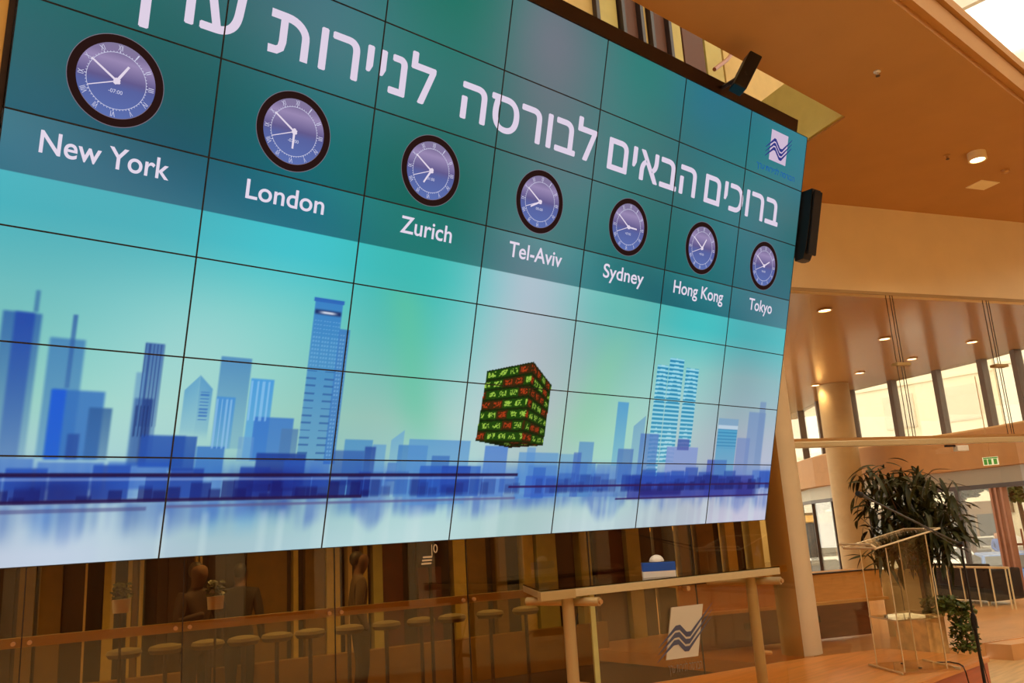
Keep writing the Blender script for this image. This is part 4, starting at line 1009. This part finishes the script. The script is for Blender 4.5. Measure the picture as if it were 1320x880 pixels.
for (x, y), w in (((7.84, 3.14), 'tiny sprinkler head under the soffit, above the slot corner'), ((10.57, 3.58), 'tiny sprinkler head under the soffit, left of the spotlight')):
    o = empty('sprinkler', (x, y, CEIL)); tag(o, w, 'sprinkler', 'sprinklers in the soffit')
    MB().lathe([(0, 0), (.035, 0), (.035, -.012), (.012, -.02), (.012, -.05), (0, -.05)], n=12).build('escutcheon', M['white'] if x < 9 else M['tan'], o, smooth=True)
    MB().lathe([(0, -.05), (.022, -.05), (.022, -.055), (0, -.055)], n=12).build('deflector', M['darkframe'], o)
ap = MB(); ap.box((-.17, -.13, -.012), (.17, .13, 0)); apo = ap.build('light_patch', M['bulk'], None, bevel=.004); apo.location = (12.02, 3.70, CEIL); apo.rotation_euler.z = -.36  # pale plate stands in for light reflected on the soffit
tag(apo, 'pale square patch of reflected light on the soffit below the spotlight', 'light patch')
sd = MB().lathe([(0, 0), (.055, 0), (.05, -.03), (.03, -.045), (0, -.045)], n=16).build('smoke_detector', M['tan'], None, smooth=True); sd.location = (11.74, 3.32, CEIL)
tag(sd, 'small brown smoke detector under the soffit, right of the spotlight', 'smoke detector')
# door closer housing and bracket on the transom, exit sign in the foyer
dcl = empty('door_closer', (12.14 - .06, 4.76 - .13, .76), PART_ANGLE); tag(dcl, 'small white door-closer box under the steel transom', 'door closer')
MB().box((-.07, -.04, -.03), (.13, .04, .045)).build('housing', M['white'], dcl, bevel=.006)
MB().box((-.24, -.01, .03), (-.07, .02, .06)).build('arm', M['darkframe'], dcl)
ex = on_x(1277, 594, 18.2)
es = empty('exit_sign', (ex.x, ex.y, ex.z), math.radians(-65)); es.scale = (.8, .8, .8); tag(es, 'green and white exit sign hanging in front of the orange band', 'sign')
grn = material('sign_green', (60, 150, 60), .5, emit=.5); wht = material('sign_white', (235, 240, 215), .5, emit=.7)
MB().box((-.17, -.02, -.10), (.17, .02, .10)).build('lit_body', wht, es)
for x0 in (-.155, -.06, .06):
    MB().box((x0, -.026, -.085), (x0 + .075, -.021, .05)).build('pictogram', grn, es)
MB().box((-.16, -.026, .06), (.16, -.021, .09)).build('top_strip', grn, es)
MB().tube([(0, 0, .1), (0, 0, FCEIL - ex.z)], .01).build('hanger', M['tan'], es)

# ------------------------------------------------------------------ behind the bronze glass: stools, low wall, figures standing in for reflected people
def st_(x, y, z): return PW + TW * x + NW * y + Vector((0, 0, z))
seatm = material('pale_seat_cushion', (124, 112, 80), .5)
proto = None
ORD = ['leftmost', 'second from the left', 'third from the left', 'fourth from the left', 'fifth from the left', 'sixth from the left', 'sixth from the right', 'fifth from the right', 'fourth from the right', 'third from the right', 'second from the right', 'rightmost']
for k, (px, py) in enumerate(((160, 839), (213.6, 834.5), (268, 830), (314, 826), (357, 823), (400, 820), (450, 814), (498, 810), (543, 806), (583, 803), (632, 799), (678, 795))):
    p = on_plane(px, py, PW + NW * 1.7, NW)
    if proto is None:
        o = empty('bar_stool'); hgt = p.z - (STAGE - .35)
        MB().lathe([(0, hgt - .06), (.14, hgt - .06), (.165, hgt - .02), (.15, hgt + .01), (.09, hgt + .025), (0, hgt + .03)], n=20).build('seat', seatm, o, smooth=True)
        MB().cyl((0, 0, .02), (0, 0, hgt - .06), .022, n=10).build('pole', M['darkframe'], o)
        MB().lathe([(0, 0), (.14, 0), (.13, .015), (.03, .03), (0, .03)], n=20).build('base', M['darkframe'], o, smooth=True)
        proto = o
    else:
        o = clone(proto)
        for ch in list(proto.children): clone(ch, o)
    o.location = (p.x, p.y, STAGE - .35)
    tag(o, 'round pale-cushioned stool behind the bronze glass, %s in its row' % ORD[k], 'stool', 'stools behind the bronze glass')
# lamps added to brighten the room behind the glass
for k, (sx_, w) in enumerate(((-11.6, 'leftmost'), (-8.6, 'second'), (-5.6, 'third'), (-2.6, 'rightmost'))):
    p = PW + TW * sx_ + NW * 2.2 + Vector((0, 0, 3.19))
    fixture('inner_fill_lamp', tuple(p), 'added fill lamp in the room behind the bronze glass, %s in the row' % w, 'ceiling light', 300, .12, .05, 'fill lamps added behind the bronze glass', (1.0, .90, .60))

# potted plants and a board imitating a screen reflection in the glass
for px, py, w in ((157, 772, 'left'), (278, 768, 'right')):
    p = on_plane(px, py, PW + NW * 1.0, NW)
    o = empty('potted_plant', (p.x, p.y, STAGE - .35)); h_ = p.z - (STAGE - .35)
    tag(o, 'small green plant in a white pot on a thin stand behind the glass, %s one' % w, 'plant', 'potted plants behind the bronze glass')
    MB().lathe([(0, h_ - .12), (.07, h_ - .12), (.08, h_), (.065, h_), (0, h_ - .01)], n=18).build('pot', M['white'], o, smooth=True)
    MB().lathe([(0, 0), (.12, 0), (.11, .015), (.012, .02), (.012, h_ - .12), (0, h_ - .12)], n=14).build('stand', M['darkframe'], o)
    tag(leaf_cloud(60, lambda r: (r.uniform(-.08, .08), r.uniform(-.08, .08), h_ + r.uniform(0, .14)), .05, 12).build('foliage', M['ivy'], o), kind='stuff')
nb0, nb1 = on_plane(538, 732, PW + NW * 1.0, NW), on_plane(570, 698, PW + NW * 1.0, NW)
nb = empty('reflected_number', (nb0.x, nb0.y, STAGE - .35), WALL_ANGLE); tag(nb, 'dark board behind the bronze glass imitating a screen reflection, white zero and three bars', 'board')
nw_, nz0, nz1 = (nb1 - nb0).dot(TW), nb0.z - STAGE + .35, nb1.z - STAGE + .35
MB().box((0, 0, nz0), (nw_, .03, nz1)).build('panel', M['black'], nb)
MB().box((nw_ * .45, 0, 0), (nw_ * .55, .03, nz0)).build('stand', M['black'], nb)
nme = fit_text('|0', nw_ * .56, nw_ * .80, nz0 + (nz1 - nz0) * .45, nz0 + (nz1 - nz0) * .92, 0)
for v in nme.vertices: v.co = (v.co.x, -.006, v.co.y)
mesh_obj('digits', nme, INK, nb)
for k in range(3): MB().box((nw_ * (.16 + .03 * k), -.006, nz0 + (nz1 - nz0) * (.12 + .13 * k)), (nw_ * (.54 + .02 * k), -.001, nz0 + (nz1 - nz0) * (.19 + .13 * k))).build('bar', INK, nb)

def person(loc, rz, label, shirt, trousers, hair, pose=0, height=1.72, skin=(190, 138, 104)):
    H = height
    J_ = dict(pel=(0, 0, .53), spn=(0, .01, .64), che=(0, .0, .76), nek=(0, .01, .845), hd0=(0, -.012, .885), hd1=(0, -.022, .935), hd2=(0, -.012, .985),
              ls=(.105, 0, .805), le=(.135, .03, .64), lh=(.14, -.03, .50), rs=(-.105, 0, .805), re=(-.135, .03, .64), rh=(-.14, -.03, .50),
              lp=(.052, 0, .50), lk=(.056, -.015, .28), la=(.056, .02, .045), lt=(.058, -.075, .018), rp=(-.052, 0, .50), rk=(-.056, -.015, .28), ra=(-.056, .02, .045), rt=(-.058, -.075, .018))
    if pose == 1: J_.update(le=(.15, -.02, .66), lh=(.05, -.13, .72), re=(-.15, -.02, .66), rh=(-.04, -.13, .70))
    if pose == 2: J_.update(lk=(.055, -.10, .30), la=(.055, -.06, .06), lt=(.055, -.15, .03), ra=(-.055, .14, .07), rt=(-.055, .07, .018), rk=(-.055, .05, .29), lh=(.14, .08, .53), rh=(-.13, -.12, .55))
    Rr_ = dict(pel=.085, spn=.075, che=.088, nek=.032, hd0=.042, hd1=.058, hd2=.045, ls=.04, le=.03, lh=.022, rs=.04, re=.03, rh=.022, lp=.056, lk=.04, la=.027, lt=.022, rp=.056, rk=.04, ra=.027, rt=.022)
    keys = list(J_); E_ = [('pel', 'spn'), ('spn', 'che'), ('che', 'nek'), ('nek', 'hd0'), ('hd0', 'hd1'), ('hd1', 'hd2'), ('che', 'ls'), ('ls', 'le'), ('le', 'lh'), ('che', 'rs'), ('rs', 're'), ('re', 'rh'), ('pel', 'lp'), ('lp', 'lk'), ('lk', 'la'), ('la', 'lt'), ('pel', 'rp'), ('rp', 'rk'), ('rk', 'ra'), ('ra', 'rt')]
    root = empty('person', loc, rz); tag(root, label, 'person')
    me = bpy.data.meshes.new('body'); me.from_pydata([tuple(c * H for c in J_[k]) for k in keys], [(keys.index(a), keys.index(b)) for a, b in E_], [])
    o = bpy.data.objects.new('body', me); COL.objects.link(o); o.parent = root
    sk = o.modifiers.new('skin', 'SKIN'); sk.use_smooth_shade = True
    for i, k in enumerate(keys):
        r = Rr_[k] * H; me.skin_vertices[0].data[i].radius = (r, r * (.72 if k in ('pel', 'spn', 'che') else 1)); me.skin_vertices[0].data[i].use_root = (k == 'pel')
    sb = o.modifiers.new('smooth', 'SUBSURF'); sb.levels = 1; sb.render_levels = 2
    m = bpy.data.materials.new('clothed_figure'); m.use_nodes = True; nt = m.node_tree; b = nt.nodes['Principled BSDF']; b.inputs['Roughness'].default_value = .8
    tc = nt.nodes.new('ShaderNodeTexCoord'); sp = nt.nodes.new('ShaderNodeSeparateXYZ'); mr = nt.nodes.new('ShaderNodeMapRange'); rp = nt.nodes.new('ShaderNodeValToRGB'); rp.color_ramp.interpolation = 'CONSTANT'
    mr.inputs['From Max'].default_value = H
    e = rp.color_ramp.elements; e[0].position = 0; e[0].color = rgb((30, 22, 18)); e[1].position = .05; e[1].color = rgb(trousers)
    for pos, c in ((.51, shirt), (.85, skin)): q = e.new(pos); q.color = rgb(c)
    nt.links.new(tc.outputs['Object'], sp.inputs[0]); nt.links.new(sp.outputs[2], mr.inputs[0]); nt.links.new(mr.outputs[0], rp.inputs[0]); nt.links.new(rp.outputs[0], b.inputs['Base Color'])
    me.materials.append(m)
    hm = MB().lathe([(0, .095 * 1), (.05, .085), (.088, .045), (.098, 0), (.092, -.05), (.07, -.085)], n=18)
    ho = hm.build('hair', material('hair', hair, .6), root, smooth=True); ho.location = (0, .012 * H, .955 * H - .0); ho.scale = (.82, .95, .95)
    return root
for (px, py, dp, lab, sh, tr, hr, ps, rz) in ((255, 722, 2.6, 'reflection of a person in a dark jacket, hands joined, modelled behind the bronze glass', (48, 30, 24), (30, 24, 22), (36, 24, 16), 1, .3),  # figures stand in for people of the hall mirrored in the glass
                                          (310, 726, 3.25, 'reflection of a person in black with back turned, modelled behind the bronze glass', (24, 18, 16), (22, 18, 18), (20, 14, 10), 0, 2.6),
                                          (462, 708, 2.7, 'reflection of a person in a grey shirt, modelled behind the bronze glass near the tall pale strip', (88, 72, 56), (40, 30, 26), (30, 20, 14), 0, 1.2)):
    p = on_plane(px, py, PW + NW * dp, NW); h = p.z - (STAGE - .35)
    person((p.x, p.y, STAGE - .35), rz, lab, sh, tr, hr, ps, min(1.86, h / 1.0), (96, 66, 46))  # skin darkened so the figures read as dim silhouettes

# ------------------------------------------------------------------ street outside
STREET = -2.9
struct('ground_pavement', MB().prism([(16, -10), (22.5, -10), (22.5, 8), (24.2, 13), (32, 30), (20, 30), (22.0, 13), (19.2, 7.5), (17.4, 3)], FOYER - .4, FOYER - .12), M['pave'])
struct('ground_street', MB().box((18, -30, STREET - .4), (60, 60, STREET - .0)), M['asphalt'])
struct('ground_far_pavement', MB().box((43, -30, STREET - .1), (60, 60, STREET + .12)), M['pave'])

def car(loc, rz, label, paint, van=False, sc=1.0):
    root = empty('van' if van else 'car', loc, rz); tag(root, label, 'van' if van else 'car'); root.scale = (sc, sc, sc)
    Lh = 2.1
    if van: side = [(-2.1, .35), (2.1, .35), (2.12, .75), (1.75, .98), (1.15, 1.62), (.9, 1.78), (-1.95, 1.80), (-2.1, 1.5)]; win = [(1.0, 1.02), (1.55, 1.02), (1.08, 1.55), (-.1, 1.60), (-.1, 1.02)]
    else: side = [(-2.1, .32), (2.1, .32), (2.15, .62), (1.95, .82), (1.0, .93), (.42, 1.38), (-.95, 1.42), (-1.65, 1.0), (-2.1, .92)]; win = [(.92, .95), (.38, 1.32), (-.9, 1.36), (-1.5, .98)]
    n = len(side); W_ = .86
    def wy(z): return W_ if z < .98 else W_ - .16 * (z - .98) / .5
    b = MB(); b.add([(x, -wy(z), z) for x, z in side] + [(x, wy(z), z) for x, z in side], [tuple(range(n)), tuple(range(2 * n - 1, n - 1, -1))] + [(i, n + i, n + (i + 1) % n, (i + 1) % n) for i in range(n)])
    b.build('body', paint, root, bevel=.05)
    for s in (-1, 1):
        g = MB(); g.add([(x, s * (wy(z) + .006), z) for x, z in win], [tuple(range(len(win)))]); g.build('side_window', M['darkglass'], root)
        for x in (-1.3, 1.32):
            w = MB().cyl((x, s * .70, .31), (x, s * .90, .31), .31, n=20).build('wheel', M['tyre'], root)
            MB().cyl((x, s * .885, .31), (x, s * .91, .31), .19, n=14).build('hub_cap', M['hub'], w)
    (xa, za), (xb, zb) = ((1.75, .98), (1.15, 1.62)) if van else ((1.0, .93), (.42, 1.38))
    d = Vector((zb - za, 0, xa - xb)).normalized() * .012
    f = MB(); f.add([(xa - .06 + d.x, -.74, za + .06 + d.z), (xa - .06 + d.x, .74, za + .06 + d.z), (xb + .04 + d.x, .66, zb - .04 + d.z), (xb + .04 + d.x, -.66, zb - .04 + d.z)], [(0, 1, 2, 3)]); f.build('windscreen', M['darkglass'], root)
    for s in (-1, 1):
        MB().cbox((2.11, s * .62, .70), (.06, .30, .13)).build('headlamp', M['white'], root, bevel=.02)
    MB().box((2.10, -.5, .36), (2.17, .5, .50)).build('grille', M['black'], root)
    return root
def paint(n, c): return material(n, c, .25, spec=.6)
def gpt(px, py): p = on_z(px, py, STREET); return (p.x, p.y, STREET)
v0 = on_x(1205, 720, 22.6)
def depth_pt(px, D):                      # street point D metres ahead under a picture column
    d = ray(px, 650); return (d.x * D, d.y * D, STREET)
car(depth_pt(1208, 33), math.radians(-140), 'white car parked behind the settee, beside the indoor plant', paint('white_paint', (238, 236, 230)), False, 1.0)
car(depth_pt(1284, 26.5), math.radians(-150), 'blue car parked next to the door frame', paint('blue_paint', (66, 110, 176)))
car(depth_pt(1266, 42), math.radians(70), 'silver car across the street behind the walking person', paint('silver_paint', (198, 196, 188)), False, 1.0)
car(depth_pt(1205, 41), math.radians(65), 'dark grey car beyond the white one', paint('grey_paint', (92, 92, 92)))
car(depth_pt(1045, 31), math.radians(100), 'white car seen at the far left between the cream column and the foyer column', paint('pearl_paint', (232, 234, 232)))
pm = Vector(depth_pt(1276, 36.5))
person((pm.x, pm.y, STREET), math.radians(-30), 'person in a blue shirt and dark trousers walking along the street', (70, 104, 178), (40, 40, 54), (60, 36, 24), 2, 1.72)

def building(x, y, w, d, h, rz, label, mat, rows, cols, win='darkglass', awn=None):
    r = empty('building', (x, y, STREET), rz); tag(r, label, 'building')
    MB().box((-w / 2, 0, 0), (w / 2, d, h)).build('walls', mat, r)
    MB().box((-w / 2 - .15, -.15, h), (w / 2 + .15, d + .15, h + .25)).build('cornice', mat, r)
    for a in range(1, rows):
        for b in range(cols):
            cx = -w / 2 + w * (b + .5) / cols; z0 = 1.0 + a * 3.2 if a else .6
            ww = w / cols * .5
            f = MB().box((cx - ww / 2, -.06, z0), (cx + ww / 2, .02, z0 + 1.9)).build('window', M['shutter'], r)
            if win == 'louvre':
                for k in range(9): MB().box((cx - ww / 2 + .05, -.09, z0 + .1 + k * .2), (cx + ww / 2 - .05, -.06, z0 + .2 + k * .2)).build('louvre', M['facade1'], f)
            else: MB().box((cx - ww / 2 + .06, -.075, z0 + .06), (cx + ww / 2 - .06, -.06, z0 + 1.84)).build('pane', M[win], f)
        MB().box((-w / 2, -.10, 3.4 + a * 3.2), (w / 2, 0, 3.55 + a * 3.2)).build('string_course', M['facade2'], r)
    sf = MB().box((-w * .46, -.05, .1), (w * .46, .0, 2.45)).build('shop_front', M['darkglass'], r)
    for b in range(cols * 2 + 1): MB().box((-w * .46 + w * .92 * b / (cols * 2) - .06, -.10, .1), (-w * .46 + w * .92 * b / (cols * 2) + .06, -.05, 2.45)).build('shop_pier', M['shopstone'], sf)
    MB().box((-w * .48, -.14, 2.45), (w * .48, 0, 3.1)).build('shop_fascia', M['shopstone'], r)
    if awn: MB().hexa([(-w * .4, -1.4, 2.5), (w * .4, -1.4, 2.5), (w * .4, 0, 2.9), (-w * .4, 0, 2.9)], [(-w * .4, -1.4, 2.56), (w * .4, -1.4, 2.56), (w * .4, 0, 2.98), (-w * .4, 0, 2.98)]).build('awning', awn, r)
    return r
M['shopstone'] = material('brown_shop_stone', (128, 104, 78), .8, vary=.2)
building(46, 9, 13, 8, 14, math.radians(-96), 'cream building with louvred shutters across the street at the right', M['facade1'], 4, 3, 'louvre', material('brown_awning', (150, 104, 66), .8))
building(48, 23, 14, 8, 12, math.radians(-90), 'pale stone building across the street behind the foyer column', M['facade2'], 3, 4, 'shutter')
building(46, 38, 13, 8, 13, math.radians(-84), 'cream building farthest left along the street', M['facade1'], 4, 4, 'shutter', material('ochre_awning', (206, 160, 84), .8))
def tree_out(x, y, h, r, label, seed):
    t = empty('street_tree', (x, y, STREET)); tag(t, label, 'tree', 'street trees outside')
    MB().tube([(0, 0, 0), (.08, .05, h * .4), (-.05, .1, h * .75)], [.14, .11, .06]).build('trunk', M['bark'], t)
    def f(q):
        a = q.uniform(0, 6.28); b = q.uniform(-1, 1); s = r * q.random() ** .4; c = math.sqrt(1 - b * b)
        return (s * c * math.cos(a), s * c * math.sin(a), h * .85 + s * b * .75)
    tag(leaf_cloud(900, f, .32, seed).build('foliage', M['ivy'], t), kind='stuff')
def on_street(px, D): p = depth_pt(px, D); return p[0], p[1]
tree_out(*on_street(1318, 30), 4.4, 1.1, 'street tree with green leaves at the right edge outside the door', 4)
tree_out(*on_street(1170, 38), 4.6, 1.5, 'street tree behind the indoor plant, beyond the parked cars', 5)
tree_out(*on_street(1246, 38.5), 4.7, 1.0, 'street tree seen between the indoor plant and the door frame', 8)
tree_out(*on_street(1042, 36), 4.6, 1.3, 'street tree outside at the far left, past the cream column', 6)
